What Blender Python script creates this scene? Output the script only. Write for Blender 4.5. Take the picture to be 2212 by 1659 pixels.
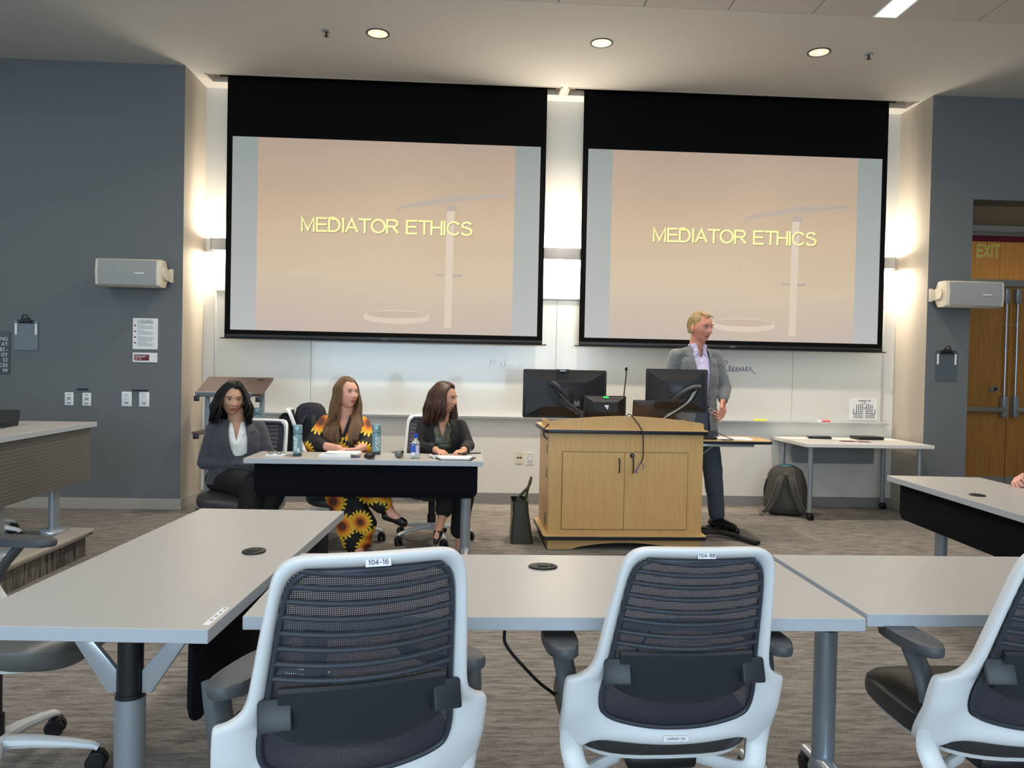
import bpy, bmesh, math, random
from math import sin, cos, pi, radians, sqrt, atan2, hypot
from mathutils import Vector, Matrix, noise
from mathutils.bvhtree import BVHTree

random.seed(7)
for o in list(bpy.data.objects): bpy.data.objects.remove(o)
SC = bpy.context.scene
C = SC.collection

# ------------------------------------------------------------------ camera
cam_d = bpy.data.cameras.new('camera'); cam = bpy.data.objects.new('camera', cam_d); C.objects.link(cam)
YAW, PITCH, ROLL, FPX = -0.0519, -0.0177, 0.0204, 1669.69
def _dir(a, b):
    a, b = a*cos(ROLL)+b*sin(ROLL), -a*sin(ROLL)+b*cos(ROLL)
    x, y, z = a, FPX, -b
    y, z = y*cos(PITCH)-z*sin(PITCH), y*sin(PITCH)+z*cos(PITCH)
    return Vector((x*cos(YAW)-y*sin(YAW), x*sin(YAW)+y*cos(YAW), z))
f0 = _dir(0, 0); rt = (_dir(1, 0)-f0).normalized(); up = (_dir(0, -1)-f0).normalized(); fw = f0.normalized()
m = Matrix((rt, up, -fw)).transposed().to_4x4(); m.translation = Vector((0, 0, 1.3))
cam.matrix_world = m
cam_d.sensor_fit = 'HORIZONTAL'; cam_d.sensor_width = 36; cam_d.lens = FPX/2212*36; cam_d.clip_start = 0.05
SC.camera = cam

# ------------------------------------------------------------------ world, exposure, large lights
w = bpy.data.worlds.new('world'); SC.world = w; w.use_nodes = True
w.node_tree.nodes['Background'].inputs[0].default_value = (0.62, 0.72, 0.85, 1)
w.node_tree.nodes['Background'].inputs[1].default_value = 0.25
vs = SC.view_settings
vs.view_transform = 'Standard'; vs.look = 'None'; vs.gamma = 1; vs.use_curve_mapping = False; vs.exposure = 0.06
def area(name, loc, rot, sx, sy, power, col, shape='RECTANGLE', spread=pi):
    l = bpy.data.lights.new(name, 'AREA'); l.shape = shape; l.size = sx; l.size_y = sy; l.energy = power; l.color = col; l.spread = spread
    o = bpy.data.objects.new(name, l); C.objects.link(o); o.location = loc; o.rotation_euler = rot
    return o
WARM = (1.0, 0.88, 0.70); COOL = (0.62, 0.82, 1.0); NEUT = (1.0, 0.96, 0.91)
area('window_daylight', (-0.5, -4.7, 1.9), (radians(90), 0, 0), 7.0, 2.2, 340, COOL)
area('window_daylight_side', (-6.7, 0.6, 2.0), (radians(90), 0, radians(-90)), 6.0, 2.0, 70, COOL)
for lx in (-4.45, -0.75, 2.95, 6.6):
    area('linear_lamp_glow', (lx, 1.8, 3.90), (0, 0, 0), 0.17, 7.2, 48, NEUT)
for i, lx in enumerate((-0.792, 0.981, 2.756)):
    area('downlight_glow', (lx, 6.175, 3.90), (0, 0, 0), 0.15, 0.15, 30, (1.0, 0.86, 0.68), 'DISK', radians(140))

# ------------------------------------------------------------------ materials
M = {}
def srgb(r, g, b):
    f = lambda c: (c/255/12.92) if c/255 <= 0.04045 else ((c/255+0.055)/1.055)**2.4
    return (f(r), f(g), f(b), 1)
def mat(name, col, rough=0.6, metal=0.0, bump=0.0, bscale=200, var=0.0, vscale=(8, 8, 8), spec=0.5, coat=0.0, emit=None, estr=0, trans=0, sheen=0):
    m = bpy.data.materials.new(name); m.use_nodes = True; M[name] = m
    nt = m.node_tree; b = nt.nodes['Principled BSDF']
    c = srgb(*col)
    b.inputs['Base Color'].default_value = c
    b.inputs['Roughness'].default_value = rough; b.inputs['Metallic'].default_value = metal
    b.inputs['Specular IOR Level'].default_value = spec
    b.inputs['Coat Weight'].default_value = coat
    b.inputs['Transmission Weight'].default_value = trans
    b.inputs['Sheen Weight'].default_value = sheen
    if emit: b.inputs['Emission Color'].default_value = srgb(*emit); b.inputs['Emission Strength'].default_value = estr
    if var or bump:
        tc = nt.nodes.new('ShaderNodeTexCoord'); mp = nt.nodes.new('ShaderNodeMapping'); nt.links.new(tc.outputs['Object'], mp.inputs[0])
        mp.inputs['Scale'].default_value = vscale
        n = nt.nodes.new('ShaderNodeTexNoise'); n.inputs['Scale'].default_value = 1; n.inputs['Detail'].default_value = 6
        nt.links.new(mp.outputs[0], n.inputs[0])
        if var:
            r = nt.nodes.new('ShaderNodeValToRGB'); e = r.color_ramp.elements
            e[0].position = .3; e[1].position = .7
            e[0].color = tuple(max(0, x*(1-var)) for x in c[:3])+(1,); e[1].color = tuple(min(1, x*(1+var)) for x in c[:3])+(1,)
            nt.links.new(n.outputs[0], r.inputs[0]); nt.links.new(r.outputs[0], b.inputs['Base Color'])
        if bump:
            n2 = nt.nodes.new('ShaderNodeTexNoise'); n2.inputs['Scale'].default_value = bscale; n2.inputs['Detail'].default_value = 3
            nt.links.new(tc.outputs['Object'], n2.inputs[0])
            bp = nt.nodes.new('ShaderNodeBump'); bp.inputs['Strength'].default_value = bump; bp.inputs['Distance'].default_value = 0.002
            nt.links.new(n2.outputs[0], bp.inputs['Height']); nt.links.new(bp.outputs[0], b.inputs['Normal'])
    return m
mat('wall_grey', (106, 110, 112), .75, bump=.15, bscale=400)
mat('wall_white', (228, 226, 220), .7, bump=.1, bscale=300)
mat('wall_taupe', (176, 168, 156), .7, bump=.1, bscale=300)
mat('ceiling_paint', (200, 198, 193), .9)
mat('tile', (196, 190, 184), .95, bump=.3, bscale=500)
mat('baseboard', (168, 162, 152), .6)
mat('baseboard_grey', (140, 140, 140), .6)
mat('laminate', (182, 179, 175), .38, var=.02, vscale=(3, 3, 3))
mat('laminate_edge_daylit', (176, 184, 192), .45)  # same laminate, cool daylight on the edges put in as a bluish tint
mat('white_laminate', (222, 220, 214), .4)
mat('panel_black', (9, 12, 20), .9, spec=.15)
mat('silver', (152, 160, 168), .38, metal=.5)
mat('chrome', (192, 200, 208), .25, metal=.6)
mat('black_metal', (22, 24, 27), .4)
mat('black_plastic', (13, 14, 17), .5)
mat('rubber', (14, 14, 15), .6)
mat('chair_white', (232, 236, 238), .42)
mat('slat_grey', (52, 58, 68), .5)
mat('lumbar', (42, 47, 54), .45)
mat('arm_grey', (70, 74, 78), .5)
mat('arm_dark', (36, 42, 50), .5)
mat('seat_vinyl', (52, 53, 54), .38, var=.1)
mat('seat_vinyl_lit', (92, 92, 90), .30, var=.05)  # grey seat vinyl, base colour lightened for the window light on it
mat('board_white', (224, 223, 216), .18, coat=.3)
mat('board_trim', (196, 198, 198), .4, metal=.3)
mat('screen_black', (10, 10, 11), .8, spec=.1)
mat('screen_case', (190, 184, 174), .5)
mat('wood_edge_black', (18, 20, 28), .4)
mat('bronze', (150, 145, 136), .4, metal=.6)
mat('walnut', (92, 74, 68), .45, var=.15, vscale=(3, 60, 60))
mat('laptop_brown', (52, 42, 38), .4)
mat('lectern_grey', (128, 136, 142), .45, metal=.2)
mat('speaker_beige', (222, 214, 196), .55)
mat('speaker_grille', (158, 160, 158), .75, bump=.3, bscale=900)
mat('paper', (236, 236, 236), .8)
mat('plastic_white', (232, 234, 234), .4)
mat('ink', (70, 72, 80), .8)
mat('ink_blue', (70, 84, 132), .8)
mat('ink_navy', (48, 52, 96), .8)
mat('ink_faint', (196, 198, 206), .6)
mat('ink_green', (96, 132, 152), .6)
mat('maroon', (112, 20, 40), .6)
mat('sign_grey', (76, 80, 84), .6)
mat('text_white', (225, 228, 228), .7)
mat('lens_glow', (240, 230, 210), .5, emit=(255, 236, 208), estr=.75)
mat('lamp_glow', (255, 250, 240), .5, emit=(255, 250, 240), estr=4.5)
mat('cone', (235, 225, 205), .3, metal=.6)
mat('bulb', (255, 240, 220), .5, emit=(255, 240, 215), estr=5)
mat('sconce_body', (186, 184, 184), .5)
mat('sconce_glow', (255, 245, 225), .5, emit=(255, 240, 210), estr=5)
mat('door_frame', (150, 150, 142), .4, metal=.4)
mat('door_dark', (30, 34, 32), .6)
mat('exit_text', (238, 226, 120), .6)
mat('bag_olive', (50, 52, 40), .32, var=.1)
mat('bag_grey', (70, 68, 64), .75, bump=.3, bscale=500)
mat('bag_trim', (120, 116, 106), .7)
mat('bag_black', (22, 23, 25), .7)
mat('bag_navy', (24, 28, 42), .75, bump=.2)
mat('bag_blue', (40, 140, 170), .6, var=.3, vscale=(40, 40, 40))
mat('gold', (200, 165, 90), .28, metal=.9)
mat('glass_clear', (225, 238, 240), .05, trans=.9)
mat('clip_clear', (122, 132, 140), .15, trans=.5)
mat('cap_teal', (138, 172, 178), .3, metal=.4)
mat('label_teal', (120, 156, 164), .3)
mat('bottle_dark', (70, 90, 96), .1, trans=.5)
mat('cap_blue', (20, 70, 190), .4)
mat('label_blue', (24, 76, 180), .4, var=.5, vscale=(30, 30, 30))
mat('mic_mesh', (120, 122, 120), .45, metal=.6, bump=.6, bscale=900)
mat('phone_white', (225, 225, 228), .3)
mat('green_led', (40, 220, 90), .5, emit=(60, 230, 100), estr=1.5)
mat('marker_yellow', (236, 240, 40), .5)
mat('marker_red', (220, 60, 70), .5)
mat('cable', (16, 16, 18), .5)
mat('cable_purple', (104, 96, 150), .5)
mat('cable_blue', (36, 46, 120), .5)
mat('cable_grey', (150, 158, 160), .5)
# people
mat('skin_olive', (196, 150, 122), .5, var=.04, vscale=(20, 20, 20))
mat('skin_fair', (222, 164, 144), .5, var=.05, vscale=(20, 20, 20))
mat('skin_tan', (206, 152, 124), .5, var=.05, vscale=(20, 20, 20))
mat('skin_ruddy', (206, 140, 118), .5, var=.1, vscale=(24, 24, 24))
mat('lip_rose', (158, 90, 84), .45); mat('lip_pale', (168, 100, 92), .5)
mat('eye_white', (225, 220, 214), .3); mat('eye_dark', (34, 26, 22), .2); mat('brow_dark', (40, 28, 24), .8); mat('brow_light', (120, 88, 62), .8)
mat('hair_black', (16, 13, 14), .5, var=.25, vscale=(150, 150, 12), spec=.25)
mat('hair_brown', (112, 82, 52), .45, var=.35, vscale=(150, 150, 12))
mat('hair_dark_brown', (66, 42, 32), .42, var=.4, vscale=(150, 150, 12))
mat('hair_blond', (150, 128, 86), .5, var=.35, vscale=(90, 40, 90))
mat('blazer_grey', (62, 64, 70), .85, bump=.3, bscale=700, sheen=.2)
mat('blouse_white', (238, 236, 230), .45)
mat('trouser_black', (13, 14, 17), .8)
mat('blazer_black', (18, 18, 20), .85, bump=.2, bscale=600)
mat('blouse_olive', (58, 62, 48), .3)
mat('suit_grey', (110, 114, 116), .85, bump=.35, bscale=700, sheen=.2)
mat('suit_trouser', (72, 80, 92), .85, bump=.3, bscale=700)
mat('shirt_lilac', (206, 196, 226), .7)
mat('shoe_black', (18, 16, 16), .22)
mat('shoe_sole', (170, 165, 160), .6)

def ramp(nt, pts):
    r = nt.nodes.new('ShaderNodeValToRGB'); e = r.color_ramp.elements
    while len(e) < len(pts): e.new(.5)
    for el, (p, c) in zip(e, pts): el.position = p; el.color = srgb(*c)
    return r
def mth(nt, op, a, b=None, c=None):
    n = nt.nodes.new('ShaderNodeMath'); n.operation = op
    for i, v in enumerate((a, b, c)):
        if v is None: continue
        if isinstance(v, (int, float)): n.inputs[i].default_value = v
        else: nt.links.new(v, n.inputs[i])
    return n.outputs[0]
def carpet(name, sc, dark, mid, light):
    m = mat(name, mid, .95); nt = m.node_tree; b = nt.nodes['Principled BSDF']; b.inputs['Specular IOR Level'].default_value = .1
    tc = nt.nodes.new('ShaderNodeTexCoord')
    def nz(scale, d=5):
        mp = nt.nodes.new('ShaderNodeMapping'); mp.inputs['Scale'].default_value = scale; nt.links.new(tc.outputs['Object'], mp.inputs[0])
        n = nt.nodes.new('ShaderNodeTexNoise'); n.inputs['Scale'].default_value = 1; n.inputs['Detail'].default_value = d; nt.links.new(mp.outputs[0], n.inputs[0]); return n.outputs[0]
    a = nz(tuple(x*1 for x in sc)); g = nz((150, 190, 170), 3); s = nz(tuple(x*3.2 for x in sc), 4)
    r = ramp(nt, [(.30, dark), (.44, tuple((x+y)//2 for x, y in zip(dark, mid))), (.52, mid), (.70, light)])
    mixv = mth(nt, 'ADD', mth(nt, 'MULTIPLY', a, .42), mth(nt, 'ADD', mth(nt, 'MULTIPLY', g, .30), mth(nt, 'MULTIPLY', s, .28)))
    nt.links.new(mixv, r.inputs[0]); nt.links.new(r.outputs[0], b.inputs['Base Color'])
    bp = nt.nodes.new('ShaderNodeBump'); bp.inputs['Strength'].default_value = .8; bp.inputs['Distance'].default_value = .004
    nt.links.new(mixv, bp.inputs['Height']); nt.links.new(bp.outputs[0], b.inputs['Normal'])
carpet('carpet', (6, 34, 10), (84, 80, 77), (138, 133, 127), (168, 162, 154))
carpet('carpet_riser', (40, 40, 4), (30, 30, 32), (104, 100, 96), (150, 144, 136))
def woodmat(name, c1, c2, sc=(55, 55, 2.2)):
    m = mat(name, c1, .42); nt = m.node_tree; b = nt.nodes['Principled BSDF']
    tc = nt.nodes.new('ShaderNodeTexCoord'); mp = nt.nodes.new('ShaderNodeMapping'); mp.inputs['Scale'].default_value = sc
    nt.links.new(tc.outputs['Object'], mp.inputs[0])
    n = nt.nodes.new('ShaderNodeTexNoise'); n.inputs['Scale'].default_value = 1.6; n.inputs['Detail'].default_value = 8; nt.links.new(mp.outputs[0], n.inputs[0])
    r = ramp(nt, [(.32, c2), (.62, c1)]); nt.links.new(n.outputs[0], r.inputs[0]); nt.links.new(r.outputs[0], b.inputs['Base Color'])
woodmat('oak', (212, 172, 112), (198, 156, 98), (110, 110, 3)); woodmat('oak_top', (216, 182, 128), (204, 168, 114), (3, 90, 90))
woodmat('door_wood', (172, 120, 56), (146, 98, 44)); woodmat('transom_wood_lit', (246, 170, 84), (230, 150, 68))  # transom colour brightened to stand in for light in the recess
# fine woven back of the chairs: a lattice of small real holes seen as transparency
def netmat():
    m = mat('back_mesh', (58, 58, 70), .7); nt = m.node_tree; b = nt.nodes['Principled BSDF']; out = nt.nodes['Material Output']
    tc = nt.nodes.new('ShaderNodeTexCoord'); sp = nt.nodes.new('ShaderNodeSeparateXYZ'); nt.links.new(tc.outputs['Object'], sp.inputs[0])
    k = 2*pi/.0075
    a = mth(nt, 'SINE', mth(nt, 'MULTIPLY', mth(nt, 'ADD', sp.outputs[0], sp.outputs[2]), k))
    c = mth(nt, 'SINE', mth(nt, 'MULTIPLY', mth(nt, 'SUBTRACT', sp.outputs[0], sp.outputs[2]), k))
    h = mth(nt, 'GREATER_THAN', mth(nt, 'MULTIPLY', a, c), .22)
    tr = nt.nodes.new('ShaderNodeBsdfTransparent'); mx = nt.nodes.new('ShaderNodeMixShader')
    nt.links.new(mth(nt, 'MULTIPLY', h, .42), mx.inputs[0]); nt.links.new(b.outputs[0], mx.inputs[1]); nt.links.new(tr.outputs[0], mx.inputs[2]); nt.links.new(mx.outputs[0], out.inputs[0])
netmat()
def perfmat():
    m = mat('perforated', (112, 110, 106), .5, metal=.3); nt = m.node_tree; b = nt.nodes['Principled BSDF']
    tc = nt.nodes.new('ShaderNodeTexCoord'); sp = nt.nodes.new('ShaderNodeSeparateXYZ'); nt.links.new(tc.outputs['Object'], sp.inputs[0])
    k = 2*pi/.022
    a = mth(nt, 'SINE', mth(nt, 'MULTIPLY', sp.outputs[0], k)); c = mth(nt, 'SINE', mth(nt, 'MULTIPLY', sp.outputs[2], k))
    h = mth(nt, 'GREATER_THAN', mth(nt, 'ADD', a, c), 1.35)
    r = ramp(nt, [(.4, (112, 110, 106)), (.6, (44, 44, 44))]); nt.links.new(h, r.inputs[0]); nt.links.new(r.outputs[0], b.inputs['Base Color'])
perfmat()
def sunflower():
    m = mat('sunflower_print', (12, 12, 12), .75); nt = m.node_tree; b = nt.nodes['Principled BSDF']
    tc = nt.nodes.new('ShaderNodeTexCoord'); mp = nt.nodes.new('ShaderNodeMapping'); mp.inputs['Rotation'].default_value = (radians(90), 0, 0)
    nt.links.new(tc.outputs['Object'], mp.inputs[0]); mp.inputs['Location'].default_value = (.03, .05, 0)
    cs = []
    for off, sc in (((0, 0, 0), 4.6), ((.37, .61, 0), 4.9)):
        ad = nt.nodes.new('ShaderNodeVectorMath'); ad.operation = 'MULTIPLY_ADD'; ad.inputs[1].default_value = (sc,)*3; ad.inputs[2].default_value = off
        nt.links.new(mp.outputs[0], ad.inputs[0])
        v = nt.nodes.new('ShaderNodeTexVoronoi'); v.voronoi_dimensions = '2D'; v.inputs['Scale'].default_value = 1; v.inputs['Randomness'].default_value = .55
        nt.links.new(ad.outputs[0], v.inputs['Vector'])
        sb = nt.nodes.new('ShaderNodeVectorMath'); sb.operation = 'SUBTRACT'; nt.links.new(ad.outputs[0], sb.inputs[0]); nt.links.new(v.outputs['Position'], sb.inputs[1])
        sp = nt.nodes.new('ShaderNodeSeparateXYZ'); nt.links.new(sb.outputs[0], sp.inputs[0])
        r = v.outputs['Distance']; ang = mth(nt, 'ARCTAN2', sp.outputs[1], sp.outputs[0])
        pet = mth(nt, 'ADD', .31, mth(nt, 'MULTIPLY', mth(nt, 'ABSOLUTE', mth(nt, 'SINE', mth(nt, 'MULTIPLY', ang, 9))), .17))
        cs.append(mth(nt, 'DIVIDE', r, pet))
    d = mth(nt, 'MINIMUM', cs[0], mth(nt, 'ADD', cs[1], .06))
    rp = ramp(nt, [(0.0, (24, 22, 30)), (.12, (120, 56, 24)), (.22, (40, 34, 34)), (.32, (150, 66, 22)), (.5, (226, 128, 32)), (.72, (240, 180, 40)), (.9, (240, 208, 70)), (.95, (14, 14, 14))])
    rp.color_ramp.elements.new(.905).color = srgb(14, 14, 14)
    nt.links.new(d, rp.inputs[0]); nt.links.new(rp.outputs[0], b.inputs['Base Color'])
sunflower()
def slide():
    m = mat('slide_image', (0, 0, 0), .9); nt = m.node_tree; b = nt.nodes['Principled BSDF']; b.inputs['Base Color'].default_value = (.05, .05, .05, 1)
    tc = nt.nodes.new('ShaderNodeTexCoord'); sp = nt.nodes.new('ShaderNodeSeparateXYZ'); nt.links.new(tc.outputs['Object'], sp.inputs[0])
    n = nt.nodes.new('ShaderNodeTexNoise'); n.inputs['Scale'].default_value = .9; nt.links.new(tc.outputs['Object'], n.inputs[0])
    z = mth(nt, 'ADD', mth(nt, 'DIVIDE', sp.outputs[2], 1.8), mth(nt, 'MULTIPLY', mth(nt, 'SUBTRACT', n.outputs[0], .5), .25))
    r = ramp(nt, [(.0, (200, 184, 172)), (.3, (214, 194, 166)), (.55, (210, 184, 152)), (.75, (196, 170, 144)), (1, (184, 162, 146))])
    nt.links.new(z, r.inputs[0]); nt.links.new(r.outputs[0], b.inputs['Emission Color']); b.inputs['Emission Strength'].default_value = .84
    m = mat('slide_bar', (0, 0, 0), .9); nt = m.node_tree; b = nt.nodes['Principled BSDF']; b.inputs['Base Color'].default_value = (.05, .05, .05, 1)
    tc = nt.nodes.new('ShaderNodeTexCoord'); sp = nt.nodes.new('ShaderNodeSeparateXYZ'); nt.links.new(tc.outputs['Object'], sp.inputs[0])
    r = ramp(nt, [(0, (186, 190, 190)), (1, (150, 158, 154))]); nt.links.new(mth(nt, 'DIVIDE', sp.outputs[2], 1.8), r.inputs[0])
    nt.links.new(r.outputs[0], b.inputs['Emission Color']); b.inputs['Emission Strength'].default_value = .84
slide()
def emat(name, c):
    m = mat(name, (20, 20, 20), .9, emit=c, estr=1.0); m.node_tree.nodes['Principled BSDF'].inputs['Base Color'].default_value = (.1, .1, .1, 1)
emat('slide_text', (234, 232, 150)); emat('slide_shadow', (128, 108, 84)); emat('slide_grey', (162, 146, 134)); emat('slide_pale', (200, 184, 165)); emat('slide_line', (180, 160, 140))

# ------------------------------------------------------------------ mesh helpers
V = Vector
def ob(name, bm, m, parent=None, smooth=35, kind=None, label=None):
    me = bpy.data.meshes.new(name)
    if isinstance(bm, bpy.types.Mesh): me = bm
    else:
        bmesh.ops.recalc_face_normals(bm, faces=bm.faces); bm.to_mesh(me); bm.free()
    ms = m if isinstance(m, (list, tuple)) else [m]
    if not me.materials:
        for x in ms: me.materials.append(M[x])
    if smooth:
        me.polygons.foreach_set('use_smooth', [True]*len(me.polygons)); me.set_sharp_from_angle(angle=radians(smooth))
    o = bpy.data.objects.new(name, me); C.objects.link(o)
    if parent: o.parent = parent
    if kind: o['kind'] = kind
    if label: o['label'] = label
    return o
def thing(name, label, cat, loc=(0, 0, 0), rz=0, group=None):
    o = bpy.data.objects.new(name, None); C.objects.link(o); o.location = loc; o.rotation_euler = (0, 0, rz); o.empty_display_size = .1
    o['label'] = label; o['category'] = cat
    if group: o['group'] = group
    return o
def tag(o, label, cat, group=None):
    o['label'] = label; o['category'] = cat
    if group: o['group'] = group
    return o
def struct(name, bm, m, parent=None, smooth=0, label=None):
    o = ob(name, bm, m, parent, smooth)
    if not parent: o['kind'] = 'structure'
    if label: o['label'] = label
    return o
NB = lambda: bmesh.new()
def box(bm, x0, x1, y0, y1, z0, z1, bev=0, mi=0, mtx=None, seg=2):
    vs = [bm.verts.new((x, y, z)) for x in (x0, x1) for y in (y0, y1) for z in (z0, z1)]
    q = [(0, 1, 3, 2), (4, 6, 7, 5), (0, 4, 5, 1), (2, 3, 7, 6), (0, 2, 6, 4), (1, 5, 7, 3)]
    fs = [bm.faces.new([vs[i] for i in f]) for f in q]
    for f in fs: f.material_index = mi
    if mtx:
        for v in vs: v.co = mtx @ v.co
    if bev:
        es = list({e for f in fs for e in f.edges})
        r = bmesh.ops.bevel(bm, geom=es, offset=bev, segments=seg, profile=.5, affect='EDGES')
        for f in r['faces']: f.material_index = mi
    return bm
def prism(bm, pts, a, b, axis='y', mi=0, bev=0):
    """extrude a 2D outline; axis y: pts are (x,z); axis z: pts (x,y); axis x: pts (y,z)"""
    mk = {'y': lambda p, t: (p[0], t, p[1]), 'z': lambda p, t: (p[0], p[1], t), 'x': lambda p, t: (t, p[0], p[1])}[axis]
    A = [bm.verts.new(mk(p, a)) for p in pts]; B = [bm.verts.new(mk(p, b)) for p in pts]
    fs = [bm.faces.new(A), bm.faces.new(B[::-1])]
    n = len(pts)
    for i in range(n): fs.append(bm.faces.new((A[i], B[i], B[(i+1) % n], A[(i+1) % n])))
    for f in fs: f.material_index = mi
    if bev:
        es = list({e for f in fs[:2] for e in f.edges})
        r = bmesh.ops.bevel(bm, geom=es, offset=bev, segments=2, profile=.5, affect='EDGES')
        for f in r['faces']: f.material_index = mi
    return bm
def frames(pts):
    pts = [V(p) for p in pts]; out = []; n = len(pts); prev = None
    for i in range(n):
        t = (pts[min(i+1, n-1)]-pts[max(i-1, 0)]).normalized()
        if prev is None:
            a = V((0, 0, 1)) if abs(t.z) < .9 else V((1, 0, 0)); u = t.cross(a).normalized()
        else: u = (prev-t*prev.dot(t)).normalized()
        prev = u; out.append((pts[i], u, t.cross(u).normalized(), t))
    return out
def tube(bm, pts, r, n=10, mi=0, flat=1.0, cap=True, closed=False):
    """r: number or list; flat: ratio of the second axis"""
    fr = frames(pts); rr = r if isinstance(r, (list, tuple)) else [r]*len(pts); rings = []
    for (p, u, v, t), q in zip(fr, rr):
        rings.append([bm.verts.new(p+u*(q*cos(2*pi*k/n))+v*(q*flat*sin(2*pi*k/n))) for k in range(n)])
    m_ = len(rings)
    for i in range(m_-1 if not closed else m_):
        A, B = rings[i], rings[(i+1) % m_]
        for k in range(n):
            f = bm.faces.new((A[k], A[(k+1) % n], B[(k+1) % n], B[k])); f.material_index = mi
    if cap and not closed:
        bm.faces.new(rings[0][::-1]).material_index = mi; bm.faces.new(rings[-1]).material_index = mi
    return bm
def cyl(bm, a, b, r, r2=None, n=20, mi=0): return tube(bm, [a, b], [r, r if r2 is None else r2], n, mi)
def lathe(bm, prof, c=(0, 0, 0), n=24, mi=0, axis='z'):
    rings = []
    for r, z in prof:
        ring = []
        for k in range(n):
            a = 2*pi*k/n; p = (r*cos(a), r*sin(a), z) if axis == 'z' else ((r*cos(a), z, r*sin(a)) if axis == 'y' else (z, r*cos(a), r*sin(a)))
            ring.append(bm.verts.new((c[0]+p[0], c[1]+p[1], c[2]+p[2])))
        rings.append(ring)
    for A, B in zip(rings, rings[1:]):
        for k in range(n): bm.faces.new((A[k], A[(k+1) % n], B[(k+1) % n], B[k])).material_index = mi
    if prof[0][0] > 1e-6: bm.faces.new(rings[0][::-1]).material_index = mi
    if prof[-1][0] > 1e-6: bm.faces.new(rings[-1]).material_index = mi
    return bm
def ellipsoid(bm, c, r, n=16, m_=10, mi=0, mtx=None):
    g = bmesh.ops.create_uvsphere(bm, u_segments=n, v_segments=m_, radius=1)
    for v in g['verts']:
        q = V((v.co.x*r[0], v.co.y*r[1], v.co.z*r[2])); q = (mtx @ q) if mtx else q; v.co = q+V(c)
        for f in v.link_faces: f.material_index = mi
    return bm
def roundrect(x0, x1, z0, z1, r, n=5):
    out = []
    for cx, cz, a0 in ((x1-r, z1-r, 0), (x0+r, z1-r, 90), (x0+r, z0+r, 180), (x1-r, z0+r, 270)):
        for k in range(n+1):
            a = radians(a0+90*k/n); out.append((cx+r*cos(a), cz+r*sin(a)))
    return out
def bez(p0, p1, p2, p3, n=12):
    p0, p1, p2, p3 = map(V, (p0, p1, p2, p3)); out = []
    for i in range(n+1):
        t = i/n; s = 1-t; out.append(p0*s**3+p1*3*s*s*t+p2*3*s*t*t+p3*t**3)
    return out
def spline(pts, n=6):
    pts = [V(p) for p in pts]; out = []; L = len(pts)
    for i in range(L-1):
        a, b, c, d = pts[max(i-1, 0)], pts[i], pts[i+1], pts[min(i+2, L-1)]
        for k in range(n):
            t = k/n; out.append(.5*((2*b)+(c-a)*t+(2*a-5*b+4*c-d)*t*t+(3*b-a-3*c+d)*t**3))
    return out+[pts[-1]]
def text(name, s, size, loc, rot, m, parent=None, align='CENTER', ext=.0006, sx=1.0, spacing=1.0, line=1.0, bold=0.0):
    cu = bpy.data.curves.new(name+'_c', 'FONT'); cu.body = s; cu.size = size; cu.extrude = ext; cu.align_x = align; cu.align_y = 'CENTER'
    cu.space_character = spacing; cu.space_line = line; cu.resolution_u = 3; cu.offset = bold
    t = bpy.data.objects.new(name+'_t', cu); C.objects.link(t)
    dg = bpy.context.evaluated_depsgraph_get(); me = bpy.data.meshes.new_from_object(t.evaluated_get(dg)); bpy.data.objects.remove(t)
    me.materials.clear(); me.materials.append(M[m])
    o = bpy.data.objects.new(name, me); C.objects.link(o); o.parent = parent; o.location = loc; o.rotation_euler = rot; o.scale = (sx, 1, 1)
    return o

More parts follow.
